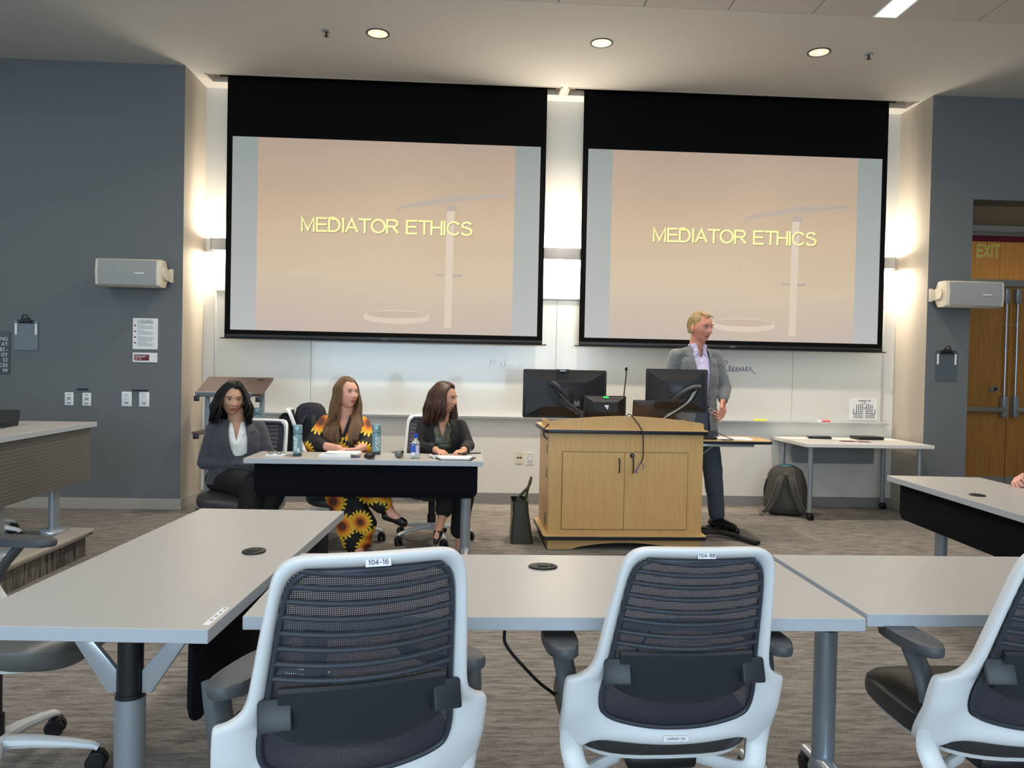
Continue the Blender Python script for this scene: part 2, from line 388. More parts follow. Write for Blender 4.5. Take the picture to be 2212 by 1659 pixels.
# a plain sans-serif stroke alphabet, cap height 1, for lettering that has even strokes
def _arc(cx, cy, rx, ry, a0, a1, n=14): return [(cx+rx*cos(radians(a0+(a1-a0)*k/n)), cy+ry*sin(radians(a0+(a1-a0)*k/n))) for k in range(n+1)]
GL = {'M': (.80, [[(.0, 0), (.0, 1), (.37, .06), (.74, 1), (.74, 0)]]), 'E': (.64, [[(.6, 0), (0, 0), (0, 1), (.58, 1)], [(0, .52), (.54, .52)]]),
 'D': (.72, [[(0, 0), (0, 1), (.3, 1)]+_arc(.28, .5, .38, .5, 90, -90)+[(0, 0)]]), 'I': (.10, [[(.03, 0), (.03, 1)]]), 'A': (.70, [[(-.02, 0), (.34, 1), (.70, 0)], [(.12, .33), (.56, .33)]]),
 'T': (.66, [[(0, 1), (.66, 1)], [(.33, 1), (.33, 0)]]), 'O': (.82, [_arc(.40, .5, .41, .5, 0, 360, 28)]), 'R': (.72, [[(0, 0), (0, 1), (.4, 1)]+_arc(.40, .745, .25, .255, 90, -90)+[(0, .49)], [(.36, .49), (.70, 0)]]),
 'H': (.66, [[(0, 0), (0, 1)], [(.64, 0), (.64, 1)], [(0, .52), (.64, .52)]]), 'C': (.76, [_arc(.40, .5, .40, .5, 38, 322, 24)]),
 'S': (.66, [_arc(.33, .74, .28, .26, 25, 200, 12)+_arc(.33, .27, .31, .27, 90, -160, 16)[2:]]), '1': (.42, [[(.05, .75), (.27, 1), (.27, 0)]]), '0': (.56, [_arc(.27, .5, .26, .5, 0, 360, 24)]),
 '4': (.58, [[(.42, 0), (.42, 1), (0, .3), (.56, .3)]]), '6': (.56, [_arc(.27, .32, .26, .32, 0, 360, 20), _arc(.30, .5, .29, .5, 60, 190, 12)]), '8': (.56, [_arc(.27, .26, .26, .26, 0, 360, 20), _arc(.27, .76, .22, .23, 0, 360, 18)]),
 '-': (.40, [[(.05, .42), (.33, .42)]]), 'V': (.70, [[(0, 1), (.34, 0), (.68, 1)]]), 'N': (.68, [[(0, 0), (0, 1), (.64, 0), (.64, 1)]]), 'Y': (.68, [[(0, 1), (.33, .45), (.66, 1)], [(.33, .45), (.33, 0)]]), 'X': (.66, [[(0, 0), (.6, 1)], [(0, 1), (.6, 0)]]), ' ': (.28, [])}
def lettering(name, s, h, loc, rot, m, parent=None, wt=.12, align='CENTER', sx=1.0, gap=.13, ext=.0004):
    """even-stroke capitals as thin raised ribbons in the local xy plane"""
    tot = sum(GL[c][0]+gap for c in s)-gap; x = -tot/2 if align == 'CENTER' else (-tot if align == 'RIGHT' else 0)
    bm = NB()
    for c in s:
        adv, sts = GL[c]
        for j_, st in enumerate(sts):
            zo = .00018*j_; n = len(st); clos = n > 4 and hypot(st[0][0]-st[-1][0], st[0][1]-st[-1][1]) < 1e-4
            P = [V((x+p[0], wt/2+(p[1])*(1-wt)-.5, 0)) for p in st]
            if clos: P = P[:-1]; n -= 1
            Lf, Rt = [], []
            for i in range(n):
                a = P[i-1] if (i > 0 or clos) else None; b = P[(i+1) % n] if (i < n-1 or clos) else None
                d1 = (P[i]-a).normalized() if a is not None else None; d2 = (b-P[i]).normalized() if b is not None else None
                if d1 is None: d1 = d2
                if d2 is None: d2 = d1
                nn = V((-(d1.y+d2.y), d1.x+d2.x, 0)).normalized(); k = min(1/max(nn.dot(V((-d1.y, d1.x, 0))), .3), 2.2)
                q = P[i].copy()
                if not clos and i == 0: q = q-d2*wt/2*(1 if abs(d2.x*d2.y) < .02 else .3)
                if not clos and i == n-1: q = q+d1*wt/2*(1 if abs(d1.x*d1.y) < .02 else .3)
                Lf.append(q+nn*wt/2*k); Rt.append(q-nn*wt/2*k)
            rows = []
            for a, b in zip(Lf, Rt): rows.append([bm.verts.new((a.x*h*sx, a.y*h, ext+zo)), bm.verts.new((b.x*h*sx, b.y*h, ext+zo)), bm.verts.new((a.x*h*sx, a.y*h, 0)), bm.verts.new((b.x*h*sx, b.y*h, 0))])
            for i in range(n if clos else n-1):
                A, B = rows[i], rows[(i+1) % n]
                for u, v in ((0, 1), (1, 3), (3, 2), (2, 0)): bm.faces.new((A[u], A[v], B[v], B[u]))
        x += adv+gap
    o = ob(name, bm, m, parent, 0); o.location = loc; o.rotation_euler = rot
    return o
def copy_tree(o, parent=None):
    c = o.copy(); C.objects.link(c); c.parent = parent
    for ch in [x for x in KIDS.get(o.name, [])]: copy_tree(ch, c)
    return c
KIDS = {}
def index_kids(root):
    for o in root.children_recursive:
        KIDS.setdefault(o.parent.name, []).append(o)

# ------------------------------------------------------------------ room shell
Yw, Yp, XL, XR, HC = 7.54, 6.998, -2.572, 4.217, 3.927
bm = NB(); box(bm, -7, 8.6, -5, 9.3, -.1, 0); struct('floor', bm, 'carpet')
bm = NB(); box(bm, XL-.02, XR+.02, Yw, Yw+.15, 0, 4.3); struct('wall_back', bm, 'wall_white')
bm = NB(); box(bm, -7, XL, Yp, Yw+.15, 0, 4.3, mi=0)
for f in bm.faces:
    if f.calc_center_median().x > XL-.01: f.material_index = 1
struct('wall_left_pier', bm, ['wall_grey', 'wall_taupe'])
DX0, DX1, DZ = 4.63, 6.75, 2.98
bm = NB(); prism(bm, [(XR, 0), (DX0, 0), (DX0, DZ), (DX1, DZ), (DX1, 0), (8.6, 0), (8.6, 4.3), (XR, 4.3)], Yp, Yp+.25)
box(bm, XR, DX0, Yp+.25, 8.1, 0, 4.3)
for f in bm.faces:
    if f.calc_center_median().x < XR+.005: f.material_index = 1
struct('wall_right_pier', bm, ['wall_grey', 'wall_taupe'])
bm = NB(); box(bm, DX0-.1, DX1+.3, Yp+.25, 8.3, DZ, DZ+.1); box(bm, DX1, DX1+.3, Yp+.25, 8.3, 0, DZ); struct('wall_door_recess', bm, 'wall_taupe')
bm = NB(); box(bm, DX0, 4.885, 8.1, 8.3, 0, DZ); box(bm, 4.88, DX1, 8.16, 8.3, 2.90, DZ); struct('wall_door_side', bm, 'wall_taupe')
bm = NB(); box(bm, -7.2, -7, -5, 7.1, 0, 4.3); struct('wall_left', bm, 'wall_grey')
bm = NB(); box(bm, 8.6, 8.8, -5, 7.1, 0, 4.3); struct('wall_right', bm, 'wall_grey')
bm = NB(); box(bm, -7.2, 8.8, -5.2, -5, 0, 4.3); struct('wall_rear', bm, 'wall_white')
# ceiling soffit with two long screen slots
S1, S2 = (-2.457, .775), (.853, 4.168); SY0, SY1 = 7.175, 7.375
bm = NB()
box(bm, -7, 8.6, 5.54, SY0, HC, HC+.12); box(bm, -7, 8.6, SY1, Yw+.1, HC, HC+.12)
box(bm, -7, S1[0], SY0, SY1, HC, HC+.12); box(bm, S1[1], S2[0], SY0, SY1, HC, HC+.12); box(bm, S2[1], 8.6, SY0, SY1, HC, HC+.12)
ceil = struct('ceiling', bm, 'ceiling_paint')
bm = NB(); box(bm, -7, 8.6, -5, 9.3, HC+.3, HC+.42); struct('ceiling_deck', bm, 'screen_black', ceil)
bm = NB(); box(bm, -7, 8.6, -5, 5.545, HC+.022, HC+.03); struct('ceiling_joint_backing', bm, 'door_dark', ceil)
xs = [-6.755+.61*i for i in range(12)]; xs = [x for x in xs if x < -1.2]
cols = [(-7.0, -6.15), (-6.15, -5.54), (-5.54, -4.93), (-4.93, -4.545), (-4.355, -3.70), (-3.70, -3.09), (-3.09, -2.48), (-2.48, -1.87), (-1.87, -1.26), (-1.26, -.845),
        (-.655, -.045), (-.045, .565), (.565, 1.178), (1.178, 1.79), (1.79, 2.41), (2.41, 2.855), (3.045, 3.649), (3.649, 4.26), (4.26, 4.87), (4.87, 5.48), (5.48, 6.09), (6.09, 6.505), (6.695, 7.3), (7.3, 7.91), (7.91, 8.6)]
cache = {}
for (a, b) in cols:
    y = 5.54
    while y > -5:
        y2 = max(y-1.22, -5.0); key = (round(b-a, 3), round(y-y2, 3))
        if key not in cache:
            bm = NB(); g = .0045; box(bm, g, (b-a)-g, -(y-y2)+g, -g, 0, .02); o = struct('ceiling_tile', bm, 'tile', ceil); cache[key] = o.data
        else: o = bpy.data.objects.new('ceiling_tile', cache[key]); C.objects.link(o); o.parent = ceil
        o.location = (a, y, HC); y = y2
for i, lx in enumerate((-4.45, -.75, 2.95, 6.6)):
    t = thing('linear_ceiling_lamp', ['long white linear lamp recessed in the tiles over the platform', 'long white linear lamp recessed in the tiles left of the middle', 'long bright white linear lamp recessed in the ceiling tiles at upper right', 'long white linear lamp recessed in the tiles beyond the right door'][i], 'ceiling lamp', (lx, 5.54, HC), 0, 'linear lamps in the tiled ceiling')
    bm = NB()
    for x0, x1, y0, y1 in ((-.095, -.08, -7.4, 0), (.08, .095, -7.4, 0), (-.08, .08, -.015, 0), (-.08, .08, -7.4, -7.385)): box(bm, x0, x1, y0, y1, -.004, .03)
    ob('trim_frame', bm, 'plastic_white', t, 0)
    bm = NB(); box(bm, -.08, .08, -7.385, -.015, .012, .02); ob('diffuser', bm, 'lamp_glow', t, 0)
names3 = ['round recessed ceiling downlight above the left screen', 'round recessed ceiling downlight above the gap between the screens', 'round recessed ceiling downlight above the right screen']
for i, lx in enumerate((-.792, .981, 2.756)):
    t = thing('downlight', names3[i], 'ceiling lamp', (lx, 6.175, HC), 0, 'downlights in the soffit')
    bm = NB(); lathe(bm, [(.078, 0), (.092, 0), (.092, -.004), (.078, -.004), (.078, 0)], n=32); ob('trim_ring', bm, 'slat_grey', t)
    bm = NB(); lathe(bm, [(.078, -.003), (.07, .004), (.03, .006), (0.0001, .006)], n=32); ob('reflector', bm, 'lens_glow', t)
    bm = NB(); lathe(bm, [(.0001, -.004), (.018, -.004), (.02, .004)], n=16); ob('bulb', bm, 'bulb', t)
for lab, lx in (('small ceiling sprinkler head near the left downlight', -1.192), ('small ceiling sprinkler head near the right downlight', 3.17)):
    t = thing('sprinkler_head', lab, 'sprinkler', (lx, 6.175, HC), 0, 'sprinklers in the soffit')
    bm = NB(); lathe(bm, [(.0001, 0), (.035, 0), (.03, -.006), (.0001, -.008)], n=20); ob('escutcheon', bm, 'silver', t)
    bm = NB(); cyl(bm, (0, 0, 0), (0, 0, -.03), .009, .006, 10); lathe(bm, [(.0001, -.036), (.018, -.038), (.018, -.041), (.0001, -.04)], n=12)
    for s in (-1, 1): tube(bm, [(0, s*.008, -.012), (0, s*.014, -.024), (0, 0, -.037)], .002, 6)
    ob('nozzle', bm, 'black_metal', t)
# baseboards
bm = NB(); box(bm, XL, XR, Yw-.012, Yw, 0, .098); struct('baseboard_back', bm, 'baseboard_grey')
bm = NB(); box(bm, -7, XL+.012, Yp-.012, Yp, 0, .098, .003); box(bm, XL, XL+.012, Yp, Yw, 0, .098, .003); struct('baseboard_left', bm, 'baseboard')
bm = NB(); box(bm, XR-.012, DX0, Yp-.012, Yp, 0, .098, .003); box(bm, XR-.012, XR, Yp, Yw, 0, .098, .003); struct('baseboard_right', bm, 'baseboard')
# doors in the recess
d = bpy.data.objects.new('door_1', None); C.objects.link(d); d['kind'] = 'structure'; d.location = (5.36, 8.1, 0)
bm = NB(); box(bm, -.475, 1.39, .0, .06, 2.315, 2.39, .003); box(bm, -.475, 1.39, .0, .06, 2.86, 2.905, .003); box(bm, -.475, -.45, 0, .06, 0, 2.9); box(bm, 1.365, 1.39, 0, .06, 0, 2.9); ob('door_frame', bm, 'door_frame', d)
bm = NB(); box(bm, -.45, 1.365, .03, .06, 2.80, 2.86); ob('transom_head', bm, 'maroon', d, 0, label='dark red-brown strip above the transom')
bm = NB(); box(bm, -.45, .338, .03, .06, 2.39, 2.80, .002); ob('transom_panel', bm, 'transom_wood_lit', d, 20)
bm = NB(); box(bm, .342, 1.365, .03, .06, 2.39, 2.80, .002); tp = ob('transom_panel', bm, 'transom_wood_lit', d, 20)
lettering('exit_lettering', 'EXIT', .15, (.205, .0295, 2.70), (radians(90), 0, 0), 'exit_text', d, wt=.2, sx=.62, gap=.2)
for x0, x1, s in ((-.449, .452, 1), (.460, 1.364, -1)):
    bm = NB(); box(bm, x0, x1, .02, .065, .02, 2.312, .002); lf = ob('door_leaf', bm, 'door_wood', d, 20)
    rx = x1-.055 if s > 0 else x0+.06
    bm = NB(); box(bm, rx-.03, rx+.03, -.04, .02, 2.13, 2.29, .012); box(bm, rx-.03, rx+.03, -.05, .02, .90, 1.13, .012); ob('latch_case', bm, 'silver', lf)
    bm = NB(); cyl(bm, (rx, -.02, 1.1), (rx, -.02, 2.2), .011, n=12)
    for z in (1.62, 1.9): cyl(bm, (rx-.03, -.02, z), (rx+.03, -.02, z), .006, n=8)
    ob('vertical_rod', bm, 'chrome', lf)
    bm = NB(); box(bm, (x0 if s > 0 else rx), (rx if s > 0 else x1), -.06, -.02, .955, 1.01, .008); ob('push_bar', bm, 'bronze', lf)
    if s > 0:
        bm = NB(); prism(bm, roundrect(rx-.15, rx-.045, 1.175, 1.235, .028), .0, .02); ob('lock_plate', bm, 'bronze', lf)
        bm = NB(); box(bm, rx-.105, rx-.07, -.01, 0, 1.19, 1.22, .004); ob('lock_cylinder', bm, 'black_plastic', lf)
    bm = NB(); box(bm, x0, x1, .012, .02, .02, .25); ob('kick_plate', bm, 'door_frame', lf, 0)

# platform at left
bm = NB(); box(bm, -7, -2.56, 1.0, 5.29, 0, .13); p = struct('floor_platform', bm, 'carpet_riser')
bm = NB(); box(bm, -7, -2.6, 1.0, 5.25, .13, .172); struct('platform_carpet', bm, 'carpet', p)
bm = NB()
prism(bm, [(-2.64, .172), (-2.64, .182), (-2.53, .180), (-2.522, .17), (-2.522, .158), (-2.53, .156), (-2.53, .146), (-2.54, .144), (-2.54, .134), (-2.556, .13), (-2.6, .13)], 1.0, 5.33)
box(bm, -7, -2.53, 5.25, 5.33, .13, .182, .006)
struct('nosing_strip', bm, 'baseboard', p)

# ------------------------------------------------------------------ whiteboards, trays, sconces
wb = thing('whiteboard', 'long white wall board with metal trim below both screens', 'whiteboard', (0, Yw, 0))
xsb = [-2.453, -1.549, .815, 3.179, 4.09]
for a, b in zip(xsb, xsb[1:]):
    bm = NB(); box(bm, a+.0015, b-.0015, -.018, 0, .862, 2.0, .001, seg=1); ob('board_panel', bm, 'board_white', wb, 0)
bm = NB(); box(bm, -2.463, 4.10, -.026, 0, 1.995, 2.018, .003); box(bm, -2.463, -2.443, -.026, 0, .85, 2.0, .003); box(bm, 4.08, 4.10, -.026, 0, .85, 2.0, .003); ob('trim_frame', bm, 'board_trim', wb)
bm = NB(); prism(bm, [(0, .868), (-.02, .868), (-.026, .846), (-.075, .846), (-.078, .852), (-.084, .85), (-.08, .83), (-.02, .824), (0, .824)], -2.47, 4.14, 'x'); ob('marker_tray', bm, 'board_trim', wb)
def strokes(bm, polys, ox, oz, sc, r, y):
    for pl in polys:
        tube(bm, spline([(ox+p[0]*sc, y, oz+p[1]*sc) for p in pl], 4), r, 5)
scr = [[(0, 0), (.12, .0)], [(.25, -.4), (.32, .5)], [(.2, .4), (.5, .6), (.62, .35), (.3, .1), (.55, -.3), (.75, -.35), (.95, 0), (.8, .12), (.78, -.2), (1.0, -.3), (1.25, .05), (1.15, -.3), (1.05, -.38), (1.45, -.3), (1.6, 0), (1.45, -.05), (1.45, -.35), (1.7, -.3), (1.85, 0), (1.85, -.3), (2.05, -.25), (2.1, .05), (2.15, -.3), (2.35, -.2), (2.5, 0), (2.38, .05), (2.4, -.3), (2.65, -.25), (2.75, .02), (2.85, -.1), (2.95, -.35), (3.3, -.55)]]
bm = NB(); strokes(bm, scr, 2.45, 1.375, .108, .0028, -.02); ob('blue_handwriting', bm, 'ink_blue', wb)
bm = NB(); strokes(bm, [[(0, 0), (.1, .5), (.25, .1), (.4, .5), (.5, 0)], [(.7, .1), (.9, .25), (.8, 0), (1.1, .0), (1.2, .5), (1.2, 0), (1.5, .2), (1.9, .0)], [(2.1, .1), (2.6, .4)]], .17, 1.34, .13, .0018, -.02)
strokes(bm, [[(0, 0), (.12, .6), (.3, 0)]], 2.1, 1.36, .13, .002, -.02); ob('faint_handwriting', bm, 'ink_faint', wb)
for nm, x, c in (('yellow marker lying in the whiteboard tray right of the standing man', 2.83, 'marker_yellow'), ('red and white marker lying in the whiteboard tray near the seating chart', 3.47, 'marker_red')):
    t = thing('marker', nm, 'marker', (x, Yw-.05, .857), 0, 'markers in the tray')
    bm = NB(); cyl(bm, (0, 0, 0), (.085, 0, 0), .009, n=12); ob('barrel', bm, c, t)
    bm = NB(); cyl(bm, (-.04, 0, 0), (0, 0, 0), .0095, n=12); ob('cap', bm, 'plastic_white' if c == 'marker_red' else c, t)
t = thing('seating_chart', 'laminated printed seating chart taped to the lower right of the whiteboard', 'chart', (3.905, Yw-.02, .982))
bm = NB(); prism(bm, roundrect(-.142, .142, -.105, .105, .008), -.003, 0); ob('sheet', bm, 'paper', t, 0)
lettering('title_text', 'CHARNEY 104', .016, (.01, -.0035, .085), (radians(90), 0, 0), 'ink', t, wt=.2)
bm = NB(); box(bm, .0, .02, -.005, -.003, .058, .068); ob('podium_mark', bm, 'ink_green', t, 0)
bm = NB()
for k, (hx, zt, zb) in enumerate(((.02, .055, .012), (.04, .055, -.004), (.06, .05, -.022), (.08, .045, -.04))):
    for s in (-1, 1): box(bm, s*hx-.003+.01, s*hx+.003+.01, -.005, -.003, zb, zt)
    box(bm, -hx+.01 if k == 0 else -hx+.01, (hx+.01) if k == 0 else .0, -.005, -.003, zb-.003, zb+.003)
    if k: box(bm, .02, hx+.01, -.005, -.003, zb-.003, zb+.003)
for k in range(3):
    for s in (-1, 1): box(bm, .01+s*.06-.05, .01+s*.06+.05, -.005, -.003, -.06-k*.014, -.056-k*.014)
for s in (-1, 1): box(bm, .01+s*.11-.003, .01+s*.11+.003, -.005, -.003, -.045, -.0); box(bm, .01+s*.095-.015, .01+s*.095+.015, -.005, -.003, -.048, -.042)
ob('seat_rows', bm, 'ink', t, 0)
def sconce(x0, x1, lab, e):
    cx = (x0+x1)/2; hw = (x1-x0)/2
    t = thing('wall_sconce', lab, 'wall lamp', (cx, Yw, 2.435), 0, 'up and down wall lamps behind the screens')
    bm = NB(); box(bm, -hw, hw, -.10, -.094, -.055, .055, .002); box(bm, -hw, -hw+.006, -.10, 0, -.055, .055); box(bm, hw-.006, hw, -.10, 0, -.055, .055); ob('cover', bm, 'sconce_body', t)
    for s in (-1, 1):
        bm = NB(); box(bm, -hw+.006, hw-.006, -.094, 0, min(s*.046, s*.052), max(s*.046, s*.052)); ob('diffuser', bm, 'sconce_glow', t, 0)
        l = area('sconce_glow_light', (cx, Yw-.052, 2.435+s*.058), (0 if s < 0 else pi, 0, 0), hw*1.9, .08, e, WARM)
sconce(-2.485, -1.885, 'left end wall lamp half hidden behind the left screen', 20)
sconce(.56, 1.16, 'wide wall lamp glowing in the gap between the two screens', 34)
sconce(3.60, 4.155, 'right end wall lamp half hidden behind the right screen', 19)

# ------------------------------------------------------------------ projection screens
def screen(x0, lab, ends):
    W, Ht = 2.87, 1.794; z0 = 1.627; y = 7.343
    t = thing('projection_screen', lab, 'projection screen', (x0, y, z0), 0, 'pulled-down projection screens')
    L, R = -.052, W+.052
    bm = NB(); box(bm, L, R, 0, .004, -.045, HC-z0+.1); ob('black_fabric', bm, 'screen_black', t, 0)
    bx0, bx1 = .235, W-.24
    for q0, q1 in ((0, bx0), (bx1, W)):
        bm = NB(); box(bm, q0, q1, -.0015, 0, 0, Ht); ob('blank_side_bar', bm, 'slide_bar', t, 0)
    bm = NB(); box(bm, bx0, bx1, -.0015, 0, 0, Ht); ob('projected_slide', bm, 'slide_image', t, 0)
    sl = t
    lettering('slide_title', 'MEDIATOR ETHICS', .138, (1.440, -.0028, 1.0), (radians(90), 0, 0), 'slide_text', sl, wt=.135, sx=1.07)
    lettering('slide_title_shadow', 'MEDIATOR ETHICS', .138, (1.446, -.0021, .994), (radians(90), 0, 0), 'slide_shadow', sl, wt=.14, sx=1.07)
    q = lambda u, v: ((u-185)/1935*W-.0, Ht*(1-(v-40-(u-185)*.0388)/1232))
    P = lambda *a: [q(*p) for p in a]
    bm = NB(); prism(bm, P((1215, 492), (1500, 438), (1555, 425), (1912, 422), (1910, 440), (1600, 468), (1215, 510)), -.0020, -.0015); ob('slide_scale_piece', bm, 'slide_grey', sl, 0)
    bm = NB(); prism(bm, P((1515, 525), (1535, 490), (1585, 485), (1600, 528)), -.0020, -.0015); ob('slide_scale_piece', bm, 'slide_grey', sl, 0)
    bm = NB(); prism(bm, P((1465, 935), (1632, 937), (1630, 955), (1465, 945)), -.0020, -.0015); ob('slide_scale_piece', bm, 'slide_grey', sl, 0)
    bm = NB(); prism(bm, P((1205, 514), (1235, 514), (1222, 535), (1215, 535)), -.0020, -.0015); ob('slide_scale_piece', bm, 'slide_grey', sl, 0)
    bm = NB(); prism(bm, P((1870, 445), (1905, 445), (1890, 465), (1880, 465)), -.0020, -.0015); ob('slide_scale_piece', bm, 'slide_grey', sl, 0)
    bm = NB(); prism(bm, P((1530, 528), (1578, 528), (1570, 1285), (1525, 1285)), -.0021, -.0016); ob('slide_scale_post', bm, 'slide_pale', sl, 0); bm = NB()
    cx, cz = q(1222, 1200); prism(bm, [(cx+.31*cos(a), cz+.055*sin(a)-(.02 if sin(a) < 0 else 0)) for a in [2*pi*k/28 for k in range(28)]], -.0019, -.0016)
    ob('slide_scale_pan', bm, 'slide_pale', sl, 0)
    bm = NB(); prism(bm, [(cx+.285*cos(a), cz+.012+.034*sin(a)) for a in [2*pi*k/28 for k in range(28)]], -.0023, -.0018); ob('slide_pan_hollow', bm, 'slide_line', sl, 0)
    for a, b in (((1222, 540), (1120, 870)), ((1218, 540), (1197, 895)), ((1222, 540), (1318, 885)), ((1885, 535), (1770, 880)), ((1885, 535), (1870, 880)), ((1888, 535), (1940, 730)), ((1575, 560), (1612, 940))):
        p1, p2 = q(*a), q(*b); bm = NB(); prism(bm, [(p1[0]-.002, p1[1]), (p1[0]+.002, p1[1]), (p2[0]+.002, p2[1]), (p2[0]-.002, p2[1])], -.0023, -.0018); ob('slide_chain', bm, 'slide_line', sl, 0)
    bm = NB(); box(bm, L, R, -.012, .016, -.075, -.040, .008); box(bm, L-.04, R+.04, -.006, .010, -.085, -.074, .003); ob('bottom_bar', bm, 'black_metal', t)
    bm = NB(); box(bm, W/2-.03, W/2+.03, -.0135, -.012, -.066, -.05, .0); ob('maker_badge', bm, 'sign_grey', t, 0)
    a, b = ends
    bm = NB(); box(bm, a-x0, b-x0, SY0-y, SY0-y+.004, HC-z0, HC-z0+.14); box(bm, a-x0, b-x0, SY1-y-.004, SY1-y, HC-z0, HC-z0+.14)
    box(bm, a-x0, a-x0+.004, SY0-y, SY1-y, HC-z0, HC-z0+.14); box(bm, b-x0-.004, b-x0, SY0-y, SY1-y, HC-z0, HC-z0+.14); box(bm, a-x0, b-x0, SY0-y, SY1-y, HC-z0+.14, HC-z0+.145)
    for c0, c1 in ((a-x0-.012, a-x0+.004), (b-x0-.004, b-x0+.012)): box(bm, c0, c1, SY0-y-.012, SY1-y, HC-z0-.004, HC-z0+.001)
    box(bm, a-x0-.012, b-x0+.012, SY0-y-.014, SY0-y+.004, HC-z0-.004, HC-z0+.001)
    ob('ceiling_housing', bm, 'screen_case', t, 0)
    bm = NB(); cyl(bm, (L-.08, -.0+.05, HC-z0+.085), (R+.08, .05, HC-z0+.085), .04, n=16); ob('roller', bm, 'screen_black', t)
    return t
screen(-2.261, 'left projection screen with black border showing a mediator ethics slide', S1)
screen(1.064, 'right projection screen, behind the standing man, showing a mediator ethics slide', S2)

# ------------------------------------------------------------------ speakers, plates, posters
def speaker(x, z, s, lab):
    t = thing('wall_speaker', lab, 'speaker', (x, Yp, z), 0, 'wide wall speakers')
    h = .118
    pts = [(-.10, -h), (-.10, h), (-.19, h), (-.235, h*.6), (-.25, 0), (-.235, -h*.6), (-.19, -h)]
    bm = NB(); pr = [(-.05, -.06), (-.09, -h), (-.19, -h), (-.215, -h*.9), (-.225, 0), (-.215, h*.9), (-.19, h), (-.09, h), (-.05, .06)]
    prism(bm, pr, -.27, .27, 'x', bev=.004); ob('cabinet', bm, 'speaker_beige', t)
    bm = NB(); prism(bm, [(-.19, -h+.006), (-.222, -h*.88), (-.232, 0), (-.222, h*.88), (-.19, h-.006)], -.245 if s > 0 else -.24, .24 if s > 0 else .245, 'x'); ob('grille', bm, 'speaker_grille', t)
    bm = NB(); prism(bm, [(.06*1, -.012), (.14, -.012), (.148, -.002), (.07, -.002)], -.236, -.231); ob('maker_badge', bm, 'plastic_white', t, 0)
    bm = NB()
    xx = .275 if s > 0 else -.275
    box(bm, xx-.006, xx+.006, -.15, -.0, -.05, .05, .004); cyl(bm, (xx-.008, -.13, 0), (xx+.014*s, -.13, 0), .045, n=20); box(bm, min(xx, xx+.03*s), max(xx, xx+.03*s), -.03, 0, -.06, .06, .003)
    ob('wall_bracket', bm, 'speaker_beige', t)
    t.rotation_euler = (radians(0), 0, 0)
    return t
speaker(-2.955, 2.07, 1, 'cream wall speaker with grey grille on the left grey wall')
speaker(4.53, 2.075, -1, 'cream wall speaker with grey grille on the right grey wall by the doors')
def clipboard(x, zt, zb, lab, hw):
    t = thing('clipboard', lab, 'clipboard', (x, Yp, 0), 0, 'clear clipboards on the grey walls')
    bm = NB(); prism(bm, roundrect(-hw, hw, zb, zt-.03, .015), -.008, -.004); ob('clear_board', bm, 'clip_clear', t)
    bm = NB(); prism(bm, [(-.07, zt-.065), (.07, zt-.065), (.045, zt-.045), (.03, zt-.02), (-.03, zt-.02), (-.045, zt-.045)], -.022, -.008, bev=.003)
    tube(bm, [(-.03, -.02, zt-.02), (-.012, -.03, zt+.005), (.012, -.03, zt+.005), (.03, -.02, zt-.02)], .004, 8); cyl(bm, (-.075, -.015, zt-.04), (.075, -.015, zt-.04), .004, n=8); ob('metal_clip', bm, 'black_metal', t)
    for s in (-1, 1):
        bm = NB(); prism(bm, roundrect(s*(hw-.018)-.009, s*(hw-.018)+.009, zt-.165, zt-.065, .008), -.0095, -.0078); ob('white_strip', bm, 'plastic_white', t, 0)
clipboard(-3.91, 1.69, 1.39, 'clear clipboard on the left grey wall', .103)
clipboard(4.415, 1.60, 1.285, 'clear clipboard on the right grey wall beside the doors', .103)
t = thing('wall_sign', 'dark grey sign with white lettering at the left edge of the grey wall', 'sign', (-4.20, Yp, 1.365))
bm = NB(); box(bm, -.155, .155, -.01, 0, -.185, .185, .002); ob('plate', bm, 'sign_grey', t)
text('sign_lettering', 'NING\nLE AT\nCES -\nGY\n52\nURCES\n99', .044, (.14, -.0105, -.02), (radians(90), 0, 0), 'text_white', t, align='RIGHT', line=1.05)
t = thing('poster', 'white printed classroom standards sheet on the left grey wall', 'poster', (-2.889, Yp, 1.556))
bm = NB(); box(bm, -.108, .108, -.006, 0, -.137, .137, .001); ob('sheet', bm, 'paper', t, 0)
text('poster_heading', 'SCU LAW\nCLASSROOM\nSTANDARDS', .019, (0, -.0065, .107), (radians(90), 0, 0), 'ink', t, line=.62, spacing=1.3)
bm = NB(); dd = NB()
for k in range(4):
    z = .072-.051*k
    lathe(dd, [(.0001, -.0066), (.008, -.0066), (.008, -.0058)], (-.088, 0, z), 14, axis='y')
    box(bm, -.072, -.01+.008*k, -.0068, -.006, z+.004, z+.008)
    for j in range(4 if k != 2 else 5): box(bm, -.066, (.075 if j % 2 else .06)-.01*(j == 3), -.0066, -.006, z-.005-j*.0075, z-.002-j*.0075)
ob('printed_lines', bm, 'cable_grey', t, 0); ob('bullet_dots', dd, 'maroon', t, 0)
t = thing('notice_card', 'small white and maroon notice card below the standards sheet', 'notice', (-2.889, Yp, 1.347))
bm = NB(); box(bm, -.106, .106, -.006, 0, -.042, .042, .001); ob('card', bm, 'paper', t, 0)
bm = NB(); box(bm, -.092, .036, -.0068, -.006, -.027, .026); ob('maroon_panel', bm, 'maroon', t, 0)
bm = NB()
for k in range(3): box(bm, -.085, .02-.012*k, -.0074, -.0068, .014-k*.007, .0165-k*.007)
box(bm, -.062, -.03, -.0074, -.0068, -.016, -.012); lathe(bm, [(.0001, -.0074), (.006, -.0074), (.006, -.0066)], (-.075, 0, -.014), 12, axis='y'); ob('printed_text', bm, 'paper', t, 0)
